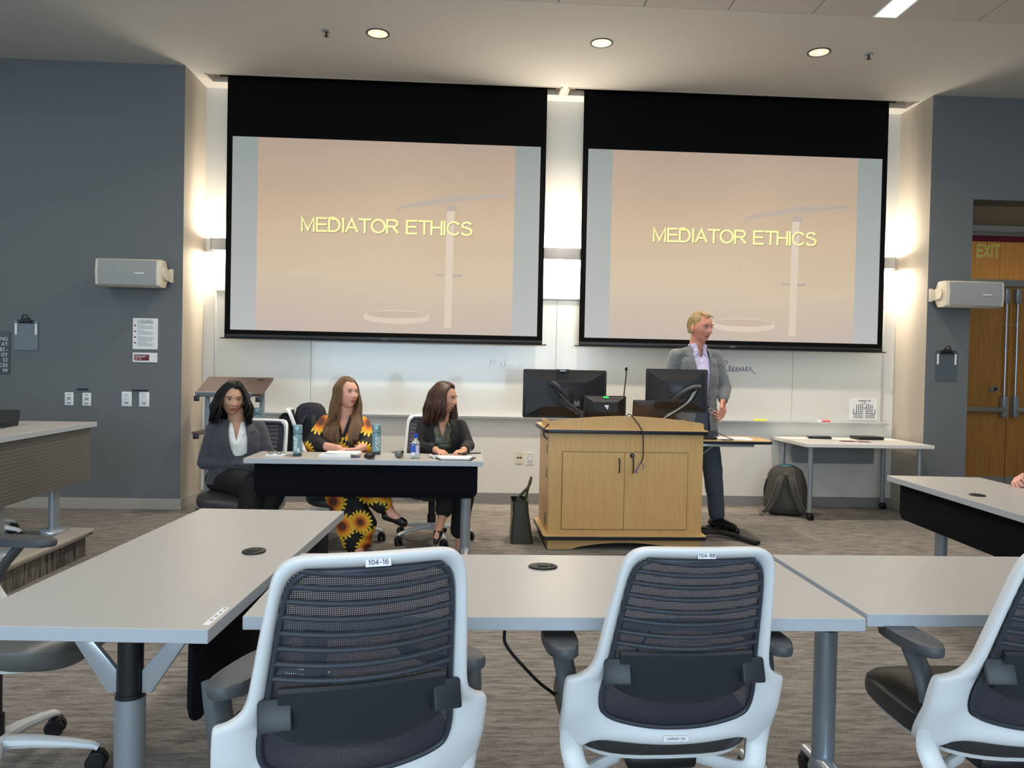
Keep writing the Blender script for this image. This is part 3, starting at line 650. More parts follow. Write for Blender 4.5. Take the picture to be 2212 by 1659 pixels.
def plate(x, z, kind, lab, w=.075, h=.115):
    t = thing('switch_plate', lab, 'switch', (x, Yp, z), 0, 'white switch plates on the left grey wall')
    bm = NB(); box(bm, -w/2, w/2, -.007, 0, -h/2, h/2, .003); ob('plate', bm, 'plastic_white', t)
    bm = NB()
    for k in ((.024, -.02) if kind == 0 else (.028, .006, -.016)): box(bm, -.014, .014, -.0105, -.007, k-.010, k+.010, .002)
    ob('buttons', bm, 'paper', t); bm = NB(); box(bm, -.016, .016, -.0078, -.0068, -.044, .044); ob('button_surround', bm, 'speaker_grille', t, 0)
plate(-3.538, .970, 0, 'leftmost white switch plate on the left grey wall'); plate(-3.387, .968, 0, 'second white switch plate from the left on the grey wall')
plate(-3.043, .977, 1, 'third white switch plate from the left on the grey wall', .088, .13); plate(-2.892, .977, 1, 'white switch plate nearest the corner of the left grey wall', .088, .13)
for x0, x1, lab in ((-3.47, -3.375, 'thin black holder strip above the two left switch plates'), (-2.995, -2.86, 'thin black holder strip above the two right switch plates')):
    bm = NB(); box(bm, x0, x1, Yp-.02, Yp, 1.052, 1.062, .002); o = ob('holder_strip', bm, 'bag_navy'); tag(o, lab, 'holder', 'black strips above switch plates')
t = thing('media_outlet', 'white wall plate with two black jacks left of the wooden podium', 'outlet', (.478, Yw, .447))
bm = NB(); prism(bm, roundrect(-.035, .035, -.058, .058, .006), -.008, 0); ob('plate', bm, 'speaker_beige', t)
bm = NB(); [box(bm, s*.013-.009, s*.013+.009, -.0105, -.008, -.008, .008, .002) for s in (-1, 1)]; ob('jacks', bm, 'bag_navy', t)
t = thing('power_outlet', 'white double power outlet right of the media wall plate', 'outlet', (.583, Yw, .441))
bm = NB(); prism(bm, roundrect(-.035, .035, -.058, .058, .006), -.008, 0); ob('plate', bm, 'plastic_white', t)
bm = NB(); box(bm, -.018, .018, -.012, -.008, -.04, .04, .003); ob('socket_face', bm, 'paper', t)
bm = NB()
for z in (.02, -.02):
    for s in (-1, 1): box(bm, s*.007-.0015, s*.007+.0015, -.0126, -.012, z-.006, z+.006)
box(bm, -.021, .021, -.0092, -.0078, -.043, .043); ob('socket_slots', bm, 'ink', t, 0)

# ------------------------------------------------------------------ tables
def caster(bm, x, y, z0=0, r=.03):
    for s in (-1, 1): lathe(bm, [(.0001, s*.006), (r*.8, s*.006), (r, s*.009), (r, s*.022), (r*.85, s*.026), (.0001, s*.027)] if s > 0 else [(.0001, -.027), (r*.85, -.026), (r, -.022), (r, -.009), (r*.8, -.006), (.0001, -.006)], (x, y, z0+r), 18, axis='x')
    cyl(bm, (x, y, z0+r), (x, y, z0+r*2+.012), .009, n=10); box(bm, x-.022, x+.022, y-.018, y+.02, z0+r+.012, z0+r*2+.004, .006)
TOP = .705
def table(loc, rz, L, W, lab, panel=None, ly=0.0, top='laminate', legx=.11, grom=True, group='grey laminate seminar tables', z0=0, flat=False, px=(0, 0)):
    t = thing('seminar_table', lab, 'table', (loc[0], loc[1], z0), rz, group)
    bm = NB(); box(bm, -L/2, L/2, -W/2, W/2, TOP-.033, TOP, .0015, seg=1)
    for f in bm.faces:
        if abs(f.normal.z) < .5 and f.calc_area() > .001: f.material_index = 1
    ob('tabletop', bm, [top, 'laminate_edge_daylit'], t, 0)
    for s in (-1, 1):
        x = s*(L/2-legx)
        if flat:
            bm = NB(); prism(bm, roundrect(x-.045, x+.045, ly-.022, ly+.022, .02), .03, TOP-.034, 'z'); lg = ob('leg', bm, 'silver', t)
            bm = NB(); prism(bm, roundrect(x-.10, x+.10, ly-.075, ly+.075, .07), 0, .035, 'z', bev=.012); ob('base_plate', bm, 'chrome', lg)
            continue
        bm = NB(); cyl(bm, (x, ly, .06), (x, ly, .505), .0345, .0345, 24); cyl(bm, (x, ly, .10), (x, ly, .062), .0345, .044, 24); lg = ob('leg', bm, 'silver', t)
        bm = NB(); cyl(bm, (x, ly, .48), (x, ly, TOP-.034), .029, n=20); cyl(bm, (x, ly, .5), (x, ly, .515), .0335, n=20); box(bm, x-.05, x+.05, ly-.08, ly+.08, TOP-.045, TOP-.033, .004); ob('upper_tube', bm, 'black_metal', lg)
        bm = NB(); tube(bm, [(x, -W/2+.02, .066), (x, -W/4, .075), (x, ly, .085), (x, W/4, .075), (x, W/2-.02, .066)], [.018, .024, .034, .024, .018], 12, flat=.8); ob('foot', bm, 'chrome', lg)
        for q in (-1, 1):
            bm = NB(); caster(bm, x, q*(W/2-.045)); ob('caster', bm, 'rubber', lg)
            bm = NB()
            prism(bm, [(ly+q*.03, .515), (ly+q*.052, .515), (ly+q*.155, TOP-.034), (ly+q*.115, TOP-.034), (ly+q*.03, .57)][::q], x-.008, x+.008, 'x', bev=.003); ob('brace', bm, 'chrome', lg)
    if panel:
        y = W/2-.055 if panel != 'perf' else W/2-.03
        a, b = -L/2+.035+px[0], L/2-.055-px[1]
        if panel == 'perf':
            bm = NB(); box(bm, a, b, y-.004, y, TOP-.40, TOP-.034); ob('perforated_panel', bm, 'perforated', t, 0)
        else:
            out = [(a, TOP-.034), (a, TOP-.20)]+[(a+.05-.05*cos(u), TOP-.20-.05*sin(u)) for u in [pi/12*k for k in range(7)]]+[(b-.05+.05*sin(u), TOP-.20-.05*cos(u)) for u in [pi/12*k for k in range(7)]]+[(b, TOP-.034)]
            bm = NB(); prism(bm, out, y-.012, y, bev=.004); ob('modesty_panel', bm, panel, t)
    if grom:
        gy = .16 if W > .5 else .1
        bm = NB(); prism(bm, [(.044*cos(a), gy+.036*sin(a)) for a in [2*pi*k/28 for k in range(28)]], TOP-.001, TOP+.006, 'z', bev=.003); g = ob('power_grommet', bm, 'black_plastic', t)
        bm = NB(); box(bm, -.016, .016, gy-.018, gy+.018, TOP+.006, TOP+.0085, .002); box(bm, .020, .032, gy-.01, gy+.01, TOP+.006, TOP+.008, .001); ob('socket', bm, 'rubber', g)
    return t
T1 = table((-.842, 2.497), radians(-92.5), 1.46, .588, 'grey seminar table pointing towards the stage at lower left', 'panel_black', ly=.07)
T2 = table((.226, 2.165), 0, 1.515, .63, 'grey seminar table in the centre foreground behind the two white chairs', ly=.19, legx=.075)
T3 = table((1.768, 2.198), 0, 1.525, .625, 'grey seminar table at lower right joining the centre table', ly=.17, legx=.125, grom=False)
T4 = table((2.765, 3.82), radians(85.5), 1.50, .56, 'grey seminar table pointing towards the stage at the right edge', 'panel_black')
PT = table((-.681, 5.215), radians(180), 1.53, .43, 'long grey panel table with black front where the three women sit', 'panel_black', grom=False, ly=.0)
RT = thing('side_table', 'white laminate side table on four silver posts against the right pier', 'table', (3.575, 7.13, 0))
bm = NB(); box(bm, -.59, .59, -.40, .39, .668, .70, .002, seg=1); ob('tabletop', bm, 'white_laminate', RT, 0)
for x, y in ((-.51, -.32), (.50, -.32), (-.51, .30), (.50, .30)):
    bm = NB(); cyl(bm, (x, y, .07), (x, y, .668), .021, n=18); l = ob('leg', bm, 'silver', RT); bm = NB(); caster(bm, x+.01, y, 0, .031); ob('caster', bm, 'rubber', l)
bm = NB(); prism(bm, roundrect(-.42, .40, .45, .66, .02), .29, .302); ob('modesty_panel', bm, 'lectern_grey', RT)
PL = table((-2.876, 4.83), radians(-87), 1.5, .56, 'grey table with perforated metal front on the carpeted platform', 'perf', z0=.172, flat=True, legx=.42, ly=.19, grom=False, px=(0, 0))
for pts, lab, par in (([(-.47, -.26, .67), (-.48, -.22, .60), (-.40, -.2, .50), (-.30, -.1, .42)], '', T3), ([(.03, -.2, .67), (.03, -.18, .60), (.06, -.17, .54), (.12, -.1, .45)], '', T2)):
    pass
bm = NB(); tube(bm, spline([(-.62, .0, .67), (-.60, .02, .60), (-.54, .03, .575), (-.45, .03, .60), (-.30, .04, .615), (-.1, .05, .59), (.1, .05, .58), (.3, .05, .66)]), .0045, 8); ob('power_cable', bm, 'cable', T3)
bm = NB(); tube(bm, spline([(-.12, -.1, .67), (-.125, -.1, .60), (-.12, -.1, .56), (-.07, -.1, .50), (.0, -.08, .43), (.1, .0, .36), (.3, .1, .5), (.4, .2, .67)]), .0045, 8); ob('power_cable', bm, 'cable', T2)

# ------------------------------------------------------------------ task chair
def yb(z, x=0): return -.371+(.93-z)*.35+(.0 if z > .5 else (.5-z)*.25)+.9*x*x
OUT = [(0, .932), (.10, .931), (.135, .926), (.155, .912), (.168, .885), (.177, .83), (.187, .76), (.196, .69), (.203, .645), (.214, .618), (.235, .598), (.257, .586), (.262, .56), (.263, .50), (.263, .43), (.25, .395), (.215, .392), (.195, .412), (.16, .424), (.08, .421), (0, .419)]
INN = [(0, .905), (.095, .905), (.12, .902), (.138, .888), (.149, .862), (.157, .81), (.163, .75), (.169, .69), (.173, .65), (.176, .62), (.179, .60), (.182, .585), (.185, .56), (.185, .54), (.183, .52), (.175, .50), (.155, .487), (.13, .479), (.09, .471), (.045, .466), (0, .465)]
def star_sym(pts): return pts+[(-x, z) for x, z in pts[-2:0:-1]]
def chair_parts(t):
    O, I = star_sym(OUT), star_sym(INN)
    def cl(P):
        Q = [V((x, z, 0)) for x, z in P]; m_ = len(Q); out = []
        for i in range(m_):
            a, b, c, d = Q[i-1], Q[i], Q[(i+1) % m_], Q[(i+2) % m_]
            for k in range(3): t_ = k/3; q = .5*((2*b)+(c-a)*t_+(2*a-5*b+4*c-d)*t_*t_+(3*b-a-3*c+d)*t_**3); out.append((q.x, q.y))
        return out
    O, I = cl(O), cl(I); n = len(O)
    prof = [(0, .35), (.04, .08), (.18, .0), (.55, .10), (.9, .55), (1, .75), (1, 1), (.85, 1.1), (.15, 1.1), (.0, .9)]
    bm = NB(); rings = []
    for (ox, oz), (ix, iz) in zip(O, I):
        ring = []
        for a, d in prof:
            x = ox+(ix-ox)*a; z = oz+(iz-oz)*a; ring.append(bm.verts.new((x, yb(z, x)-.012+.03*d, z)))
        rings.append(ring)
    k = len(prof)
    for i in range(n):
        A, B = rings[i], rings[(i+1) % n]
        for j in range(k): bm.faces.new((A[j], A[(j+1) % k], B[(j+1) % k], B[j]))
    for s in (-1, 1):
        pth = spline([(s*.234, yb(.53, .236)+.012, .53), (s*.235, yb(.45, .236)+.010, .45), (s*.233, yb(.40, .2)+.01, .39), (s*.215, -.13, .335), (s*.17, -.07, .315), (s*.10, -.02, .315)], 5)
        tube(bm, pth, [.027]*len(pth), 12, flat=.55)
    ob('back_frame', bm, 'chair_white', t, 50)
    bm = NB(); rows = 26; g = []
    def hw(z):
        pr = sorted([(b, a) for a, b in INN[1:-1]]); 
        if z <= pr[0][0]: return pr[0][1]
        for (z0, a0), (z1, a1) in zip(pr, pr[1:]):
            if z0 <= z <= z1: return a0+(a1-a0)*(z-z0)/(z1-z0+1e-9)
        return pr[-1][1]
    for i in range(rows+1):
        z = .468+(.918-.468)*i/rows; h = hw(min(max(z, .468), .903))+.003
        if i == 0: h = .05
        g.append([bm.verts.new((h*(2*j/12-1), yb(z, h*(2*j/12-1))+.012+(.02 if z > .9 else 0), z)) for j in range(13)])
    for i in range(rows):
        for j in range(12): bm.faces.new((g[i][j], g[i][j+1], g[i+1][j+1], g[i+1][j]))
    ob('woven_back', bm, 'back_mesh', t)
    bm = NB(); pts = []
    for x, z in I: cx, cz = x*.965, .69+(z-.69)*.975; pts.append((cx, yb(cz, cx)+.004, cz))
    tube(bm, pts, .0055, 8, closed=True); ob('edge_rim', bm, 'slat_grey', t)
    for z in (.893, .866, .838, .808, .777, .747, .716, .686):
        h = hw(z+.006)-.006; bm = NB()
        tube(bm, [(h*u, yb(z, h*u)+.002, z+.009*u*u) for u in [q/7 for q in range(-7, 8)]], .0072, 8, flat=.8); ob('back_slat', bm, 'slat_grey', t)
    bm = NB(); A = []
    for zz, off in ((.678, 0), (.672, -.008), (.60, -.012), (.575, -.008), (.565, 0), (.565, .006), (.678, .006)):
        A.append([bm.verts.new((x, yb(zz-.02*(1-(x/.16)**2)*(zz < .65), x)-.002+off, zz-.022*(1-(x/.16)**2)*(zz < .65)-.004*(x/.16)**4*(1 if zz > .65 else -4))) for x in [.152*q/8 for q in range(-8, 9)]])
    for i in range(len(A)):
        B, D = A[i], A[(i+1) % len(A)]
        for j in range(16): bm.faces.new((B[j], B[j+1], D[j+1], D[j]))
    bm.faces.new([r[0] for r in A]); bm.faces.new([r[-1] for r in A][::-1]); ob('lumbar_bar', bm, 'lumbar', t)
    for s in (-1, 1):
        bm = NB(); x = s*.155; y = yb(.63, .155); box(bm, -.030, .030, -.012, .008, -.028, .028, .004, mtx=Matrix.Translation((x, y-.010, .626)) @ Matrix.Rotation(-.35, 4, 'X') @ Matrix.Rotation(s*.27, 4, 'Z')); ob('lumbar_clip', bm, 'lumbar', t)
    bm = NB()
    def se(a, b, n=40, e=3.2): return [(a*math.copysign(abs(cos(2*pi*k/n))**(2/e), cos(2*pi*k/n)), b*math.copysign(abs(sin(2*pi*k/n))**(2/e), sin(2*pi*k/n))) for k in range(n)]
    rings = []
    for f, z in ((.5, .358), (.85, .362), (.96, .372), (.99, .384)): rings.append([bm.verts.new((x*f, .075+y*f, z)) for x, y in se(.235, .235)])
    for A, B in zip(rings, rings[1:]):
        for k in range(40): bm.faces.new((A[k], A[(k+1) % 40], B[(k+1) % 40], B[k]))
    bm.faces.new(rings[0][::-1]); bm.faces.new(rings[-1]); ob('seat_shell', bm, 'chair_white', t)
    bm = NB(); rings = []
    for f, z in ((.96, .380), (1.0, .392), (1.015, .415), (1.0, .438), (.93, .452), (.75, .460), (.4, .460), (.02, .459)): rings.append([bm.verts.new((x*f, .075+y*f, z-(.03*max(0, y*f/.235)**3))) for x, y in se(.238, .238)])
    for A, B in zip(rings, rings[1:]):
        for k in range(40): bm.faces.new((A[k], A[(k+1) % 40], B[(k+1) % 40], B[k]))
    bm.faces.new(rings[0][::-1]); bm.faces.new(rings[-1]); ob('seat', bm, 'seat_vinyl', t)
    for s in (-1, 1):
        bm = NB(); cx = s*.262
        prism(bm, [(cx+(.036+.008*(y/.115))*0+x, -.075+y) for x, y in se(.040, .125, 28, 2.6)], .625, .652, 'z', bev=.008)
        for v in bm.verts: v.co.z += .012*((v.co.y+.075)/.125)*-.4
        ob('arm_pad', bm, 'arm_grey', t)
        bm = NB(); tube(bm, spline([(s*.258, -.065, .628), (s*.254, -.085, .60), (s*.248, -.110, .565), (s*.243, -.125, .53), (s*.240, -.130, .505)], 5), [.026]*21, 12, flat=.62); ob('arm_support', bm, 'arm_grey', t)
    bm = NB(); box(bm, -.09, .09, -.10, .12, .315, .358, .015); box(bm, -.11, -.16, .03, .05, .35, .362, .004); tube(bm, [(.1, .02, .355), (.17, .03, .35), (.215, .035, .352)], [.008, .009, .014], 10); tube(bm, [(-.1, .0, .355), (-.17, .0, .35), (-.19, .0, .35)], [.012, .012, .018], 10); ob('tilt_mechanism', bm, 'black_plastic', t)
    bm = NB(); cyl(bm, (0, 0, .10), (0, 0, .34), .026, n=18); cyl(bm, (0, 0, .2), (0, 0, .12), .033, n=18); ob('gas_column', bm, 'black_metal', t)
    bm = NB(); lathe(bm, [(.0001, .085), (.045, .085), (.05, .10), (.045, .135), (.035, .14), (.0001, .14)], n=24); hb = ob('base_hub', bm, 'chair_white', t)
    for k in range(5):
        a = 2*pi*k/5+.35; dx, dy = cos(a), sin(a); bm = NB()
        tube(bm, [(dx*.03, dy*.03, .115), (dx*.12, dy*.12, .110), (dx*.22, dy*.22, .095), (dx*.285, dy*.285, .082), (dx*.30, dy*.30, .073)], [.030, .026, .020, .016, .014], 10, flat=.75); lg = ob('base_leg', bm, 'chair_white', t)
        bm = NB(); caster(bm, dx*.295, dy*.295); ob('caster', bm, 'rubber', lg)
proto = thing('task_chair', '', 'chair', (0, 0, 0), 0, 'white framed task chairs')
chair_parts(proto); index_kids(proto)
PKIDS = dict(KIDS)
first = [True]
def chair(x, y, rz, lab, dz=0, base_rot=0, z0=0, seat=None):
    if first[0]: t = proto; first[0] = False; CHQ = True
    else: t = None
    if t is None:
        t = proto_master.copy(); C.objects.link(t)
        for ch in PKIDS[proto_master.name]:
            c = ch.copy(); C.objects.link(c); c.parent = t; c['_src'] = ch.name
            for g in PKIDS.get(ch.name, []):
                d = g.copy(); C.objects.link(d); d.parent = c
    t.location = (x, y, z0); t.rotation_euler = (0, 0, rz); t['label'] = lab
    kids = [c for c in C.objects if c.parent == t]
    for c in kids:
        n = c.name.split('.')[0]
        if n in ('base_leg', 'base_hub', 'gas_column'):
            if base_rot: c.rotation_euler = (0, 0, base_rot)
        else: c.location = (0, 0, dz)
        if seat and n == 'seat': c.data = c.data.copy(); c.data.materials[0] = M[seat]
    return t
proto_master = proto
LISTED = []
A_ = chair(-.262, 1.665, radians(17), 'white framed task chair labelled 104-16 in the left foreground, back to the camera', dz=.055, base_rot=.6)
first[0] = False
B_ = chair(.487, 1.975, radians(2), 'white framed task chair labelled 104-88 in the centre foreground, back to the camera', base_rot=.3)
C_ = chair(1.35, 1.90, radians(-2), 'white framed task chair cut off by the right edge of the picture', dz=.025, base_rot=.9)
D_ = chair(-1.46, 2.45, radians(-90), 'white framed task chair seen from the side, pushed under the left table', base_rot=.15, dz=.045, seat='seat_vinyl_lit')
W1_ = chair(-1.585, 5.50, radians(168), 'task chair that the woman with the dark grey blazer sits on', dz=-.03)
W2_ = chair(-.95, 5.83, radians(180), 'task chair that the woman in the sunflower dress sits on', base_rot=.25, dz=-.055)
W3_ = chair(-.285, 5.86, radians(190), 'task chair that the woman in the black blazer sits on', base_rot=.15)
E_ = chair(-1.15, 6.50, radians(-82), 'empty task chair holding the dark bags, in front of the whiteboard', dz=.02)
P_ = chair(-3.06, 4.90, radians(-95), 'task chair on the carpeted platform at the left edge', z0=.172, base_rot=.05)
R_ = chair(3.22, 3.85, radians(95), 'task chair behind the right table for the person cut off by the edge', base_rot=.3)
def back_text(ch, s, z, h, dz, lab, tape=None, bottom=False):
    x = .0 if not bottom else .005
    y = yb(z, 0)-.0125
    o = lettering(lab, s, h, (x+.0, y-.0015, z+dz), (radians(90-19), 0, 0), 'ink_navy', ch, wt=.13, gap=.2)
    if tape:
        bm = NB(); box(bm, x-tape[0], x+tape[0], -.0006, .0, -tape[1], tape[1]); q = ob('label_tape', bm, 'paper', ch, 0); q.location = (x, y-.0006, z+dz); q.rotation_euler = (radians(-19), 0, 0)
pads = [c for c in C.objects if c.parent == A_ and c.name.startswith('arm_pad')]
for c in pads:
    sg = -1 if sum(v.co.x for v in c.data.vertices) < 0 else 1
    pv = V((sg*.262, -.085, 0)); new = V((sg*.262-sg*.062, -.065, .050))
    c.matrix_local = Matrix.Translation(new) @ Matrix.Rotation(sg*radians(30), 4, 'Z') @ Matrix.Translation(-pv)
bm = NB(); box(bm, .57, .70, .270, .286, TOP, TOP+.0006); ob('edge_sticker', bm, 'paper', T1, 0)
bm = NB(); [box(bm, .575+k*.028, .588+k*.028, .275, .281, TOP+.0006, TOP+.001) for k in range(4)]; ob('sticker_print', bm, 'cable_grey', T1, 0)
back_text(A_, '104-16', .919, .0085, .055, 'seat_number', (.0215, .0075)); back_text(B_, '104-88', .919, .0085, 0, 'seat_number', (.019, .007))
back_text(A_, 'CHARNEY 104', .444, .005, .055, 'room_label', (.042, .008)); back_text(B_, 'CHARNEY 104', .444, .005, 0, 'room_label', (.030, .006))

# ------------------------------------------------------------------ podium and what stands on it
PD = thing('podium', 'light oak presentation podium with black edging and two doors', 'podium', (.573, 5.60, 0), radians(1.2))
W, D = 1.145, .62
bm = NB(); box(bm, 0, W, 0.004, D, .105, .85); ob('cabinet_body', bm, 'oak', PD, 20)
bm = NB(); arch = [(0, 0), (.17, 0)]+[(.17+.80*k/14, .048*sin(pi*k/14)**.7) for k in range(15)]+[(.97, .0), (W, 0), (W, .08), (0, .08)]
prism(bm, arch, 0, .02); box(bm, 0, .02, .02, D, 0, .08); box(bm, W-.02, W, .02, D, 0, .08); ob('plinth', bm, 'oak', PD, 20)
bm = NB(); prism(bm, roundrect(-.035, W+.035, -.035, D+.05, .03), .098, .106, 'z'); ob('lower_shelf', bm, 'oak_top', PD, 20)
bm = NB(); prism(bm, roundrect(-.038, W+.038, -.038, D+.053, .03), .074, .099, 'z', bev=.006); ob('lower_edge_band', bm, 'wood_edge_black', PD)
bm = NB(); prism(bm, roundrect(-.034, W+.034, -.028, D+.05, .03), .875, .882, 'z'); ob('worktop', bm, 'oak_top', PD, 20)
bm = NB(); prism(bm, roundrect(-.036, W+.036, -.031, D+.053, .03), .851, .876, 'z', bev=.006); ob('upper_edge_band', bm, 'wood_edge_black', PD)
hp = [(.0, .88), (W, .88), (W, .925), (W-.006, .933), (W-.02, .938)]+[(W-.02-(W-.04)*k/16, .938+.042*sin(pi*k/16)) for k in range(1, 16)]+[(.02, .938), (.006, .933), (0, .925)]
bm = NB(); prism(bm, hp, 0.0, .02); ob('hutch_front', bm, 'oak', PD, 20)
bm = NB(); box(bm, 0, .02, .02, D-.1, .882, .925); box(bm, W-.02, W, .02, D-.1, .882, .925); ob('hutch_sides', bm, 'oak', PD, 20)
bm = NB(); box(bm, .097, W-.113, .0005, .004, .145, .716); ob('door_gap', bm, 'door_dark', PD, 0)
for x0, x1, hx in ((.100, .557, .515), (.560, W-.116, .617)):
    bm = NB(); box(bm, x0, x1, -.004, .004, .148, .713, .0012, seg=1); dr = ob('cabinet_door', bm, 'oak', PD, 20)
    bm = NB(); tube(bm, spline([(hx, -.004, .568), (hx, -.026, .575), (hx, -.028, .62), (hx, -.026, .662), (hx, -.004, .669)]), .0048, 8); ob('door_handle', bm, 'black_metal', dr)
    if hx > .6:
        bm = NB(); lathe(bm, [(.0001, -.016), (.014, -.016), (.017, -.012), (.018, -.004), (.018, 0)], (.612, 0, .692), 22, axis='y'); ob('lock', bm, 'black_plastic', dr)
        bm = NB(); box(bm, .609, .615, -.0175, -.016, .686, .70); ob('keyhole', bm, 'silver', dr, 0)
for z in (.685, .51):
    for k in range(4):
        bm = NB(); box(bm, -.002, .001, .10, .16, z+k*.018, z+k*.018+.010); ob('vent_slot', bm, 'black_plastic', PD, 0)
bm = NB(); prism(bm, roundrect(.14, .17, .15, .24, .012), -.003, 0, 'x'); ob('side_pull', bm, 'black_plastic', PD)
for x in (.07, W-.07):
    bm = NB(); caster(bm, x, .3, 0, .028); ob('caster', bm, 'rubber', PD)
# loop cable at left of the podium, usb cable over the front
bm = NB(); tube(bm, spline([(.62, 5.75, .91), (.58, 5.66, .915), (.54, 5.64, .88), (.535, 5.64, .83), (.56, 5.66, .80)]), .005, 8); ob('loop_cable', bm, 'cable'); tag(C.objects['loop_cable'], 'black cable looping over the left end of the wooden podium', 'cable')
t = thing('display_cable', 'black cable with purple plug hanging down the front of the wooden podium', 'cable', (1.17, 5.585, .98))
bm = NB(); tube(bm, spline([(-.02, .2, -.03), (-.01, .08, .01), (.0, .01, .006), (.05, -.025, -.06), (.075, -.04, -.12), (.085, -.022, -.22), (.083, -.022, -.30), (.07, -.02, -.335)]), .0042, 8); ob('black_lead', bm, 'cable', t)
bm = NB(); tube(bm, spline([(.07, -.02, -.335), (.055, -.018, -.36), (.045, -.018, -.385)]), .0045, 8); tube(bm, spline([(.07, -.02, -.335), (.092, -.018, -.35), (.092, -.018, -.375), (.085, -.018, -.38)]), .003, 6); ob('purple_lead', bm, 'cable_purple', t)
bm = NB(); box(bm, .034, .046, -.024, -.012, -.412, -.384, .002); ob('plug', bm, 'cable_purple', t); 
# monitors
def rbox(bm, w, h, d, r, tilt): 
    return prism(bm, roundrect(-w/2, w/2, -h/2, h/2, r), -d/2, d/2, 'y', bev=.003)
def monitor(x, y, z, w, h, rz, lab, vent):
    t = thing('monitor', lab, 'monitor', (x, y, 0), rz, None)
    bm = NB(); prism(bm, roundrect(-w/2, w/2, z-h/2, z+h/2, .012), -.010, .012, bev=.003); ob('screen_shell', bm, 'black_plastic', t)
    bm = NB(); a, b = w/2-.02, h/2-.02
    vs0 = [bm.verts.new(p) for p in ((-a, -.010, z-b), (a, -.010, z-b), (a, -.010, z+b), (-a, -.010, z+b))]; vs1 = [bm.verts.new(p) for p in ((-a*.55, -.04, z-b*.6), (a*.55, -.04, z-b*.6), (a*.55, -.04, z+b*.55), (-a*.55, -.04, z+b*.55))]
    for k in range(4): bm.faces.new((vs0[k], vs0[(k+1) % 4], vs1[(k+1) % 4], vs1[k]))
    bm.faces.new(vs1)
    if vent:
        for k in range(26): box(bm, -w*.32+k*w*.64/26, -w*.32+k*w*.64/26+.006, -.022, -.012, z+h*.33, z+h*.38)
    ob('rear_cover', bm, 'black_plastic', t, 20)
    bm = NB(); box(bm, -.06, .06, -.052, -.038, z-.06, z+.05, .003); [cyl(bm, (sx*.045, -.054, z+sz), (sx*.045, -.05, z+sz), .006, n=8) for sx in (-1, 1) for sz in (-.04, .035)]; ob('mount_plate', bm, 'black_metal', t)
    bm = NB(); box(bm, -w/2+.008, w/2-.008, .012, .0135, z-h/2+.01, z+h/2-.008); ob('display_glass', bm, 'rubber', t, 0)
    return t
m1 = monitor(.725, 6.0, 1.125, .655, .375, radians(3), 'large black monitor seen from behind on the left of the podium', True)
bm = NB(); box(bm, -.07, .03, -.03, .02, 1.313, 1.319, .002); box(bm, -.045, .005, -.03, -.005, 1.296, 1.313, .003); ob('webcam', bm, 'silver', m1)
bm = NB(); [box(bm, -.03+.10+k*.009, -.03+.10+k*.009+.005, -.0565+.016, -.0395, 1.03+(k % 2)*.006, 1.075-(k % 3)*.006) for k in range(5)]; ob('rating_label', bm, 'speaker_grille', m1, 0)
m2 = monitor(1.60, 5.98, 1.168, .475, .335, radians(-16), 'black monitor seen from behind in front of the standing man', False)
def arm(pts, pts2, lab, cab):
    t = thing('jointed_stand', lab, 'monitor stand', (0, 0, 0)); t.location = pts[0]
    o = V(pts[0]); f = lambda L: [tuple(V(p)-o) for p in L]
    bm = NB(); tube(bm, spline(f(pts), 5), .026, 12, flat=.75); ob('lower_arm', bm, 'black_metal', t)
    bm = NB(); tube(bm, spline(f(pts2), 5), .024, 12, flat=.8); ob('upper_arm', bm, 'slat_grey', t)
    bm = NB(); cyl(bm, (0, 0, -.05), (0, 0, .02), .03, n=16); lathe(bm, [(.0001, -.08), (.05, -.08), (.05, -.07), (.02, -.065), (.02, -.03)], n=20); ob('post', bm, 'black_metal', t)
    bm = NB()
    for k in range(3): tube(bm, spline([tuple(V(p)-o+V(((k-1)*.012, -.03, (k-1)*.008))) for p in cab], 5), .0035, 6)
    ob('cable_strip', bm, 'cable_grey' if pts[0][0] > 1.2 else 'slat_grey', t)
    return t
arm([(.835, 5.80, .975), (.76, 5.80, 1.03), (.68, 5.80, 1.10), (.625, 5.82, 1.18), (.61, 5.83, 1.21)], [(.60, 5.79, 1.215), (.66, 5.80, 1.17), (.72, 5.86, 1.09), (.745, 5.93, 1.04)], 'black jointed arm holding the large left monitor', [(.835, 5.80, .985), (.74, 5.80, 1.03), (.64, 5.8, 1.10), (.61, 5.82, 1.18)])
arm([(1.47, 5.80, .965), (1.57, 5.80, 1.02), (1.66, 5.80, 1.09), (1.70, 5.81, 1.15), (1.72, 5.82, 1.20)], [(1.74, 5.79, 1.20), (1.68, 5.80, 1.195), (1.60, 5.82, 1.15), (1.555, 5.90, 1.09)], 'black jointed arm holding the right monitor', [(1.45, 5.80, .96), (1.55, 5.80, 1.02), (1.64, 5.80, 1.09), (1.69, 5.81, 1.17)])
t = thing('touch_panel', 'small black control touch panel with a green light on the podium', 'touch panel', (1.018, 5.86, 0), radians(2))
bm = NB(); prism(bm, [(-.165, 1.12), (.165, 1.12), (.165, .945), (-.165, .945)], -.0, .02, bev=.004); vs0 = [(-.155, -.0, 1.113), (.155, -.0, 1.113), (.155, 0, .95), (-.155, 0, .95)]
A = [bm.verts.new(p) for p in vs0]; B = [bm.verts.new((x*.6, -.035, 1.04+(z-1.04)*.45)) for x, y, z in vs0]
for k in range(4): bm.faces.new((A[k], A[(k+1) % 4], B[(k+1) % 4], B[k]))
bm.faces.new(B); ob('housing', bm, 'black_plastic', t, 20)
bm = NB(); [box(bm, -.10+k*.008, -.10+k*.008+.004, -.016-.0, -.012, 1.088, 1.10) for k in range(25)]; ob('vent_ribs', bm, 'slat_grey', t, 0)
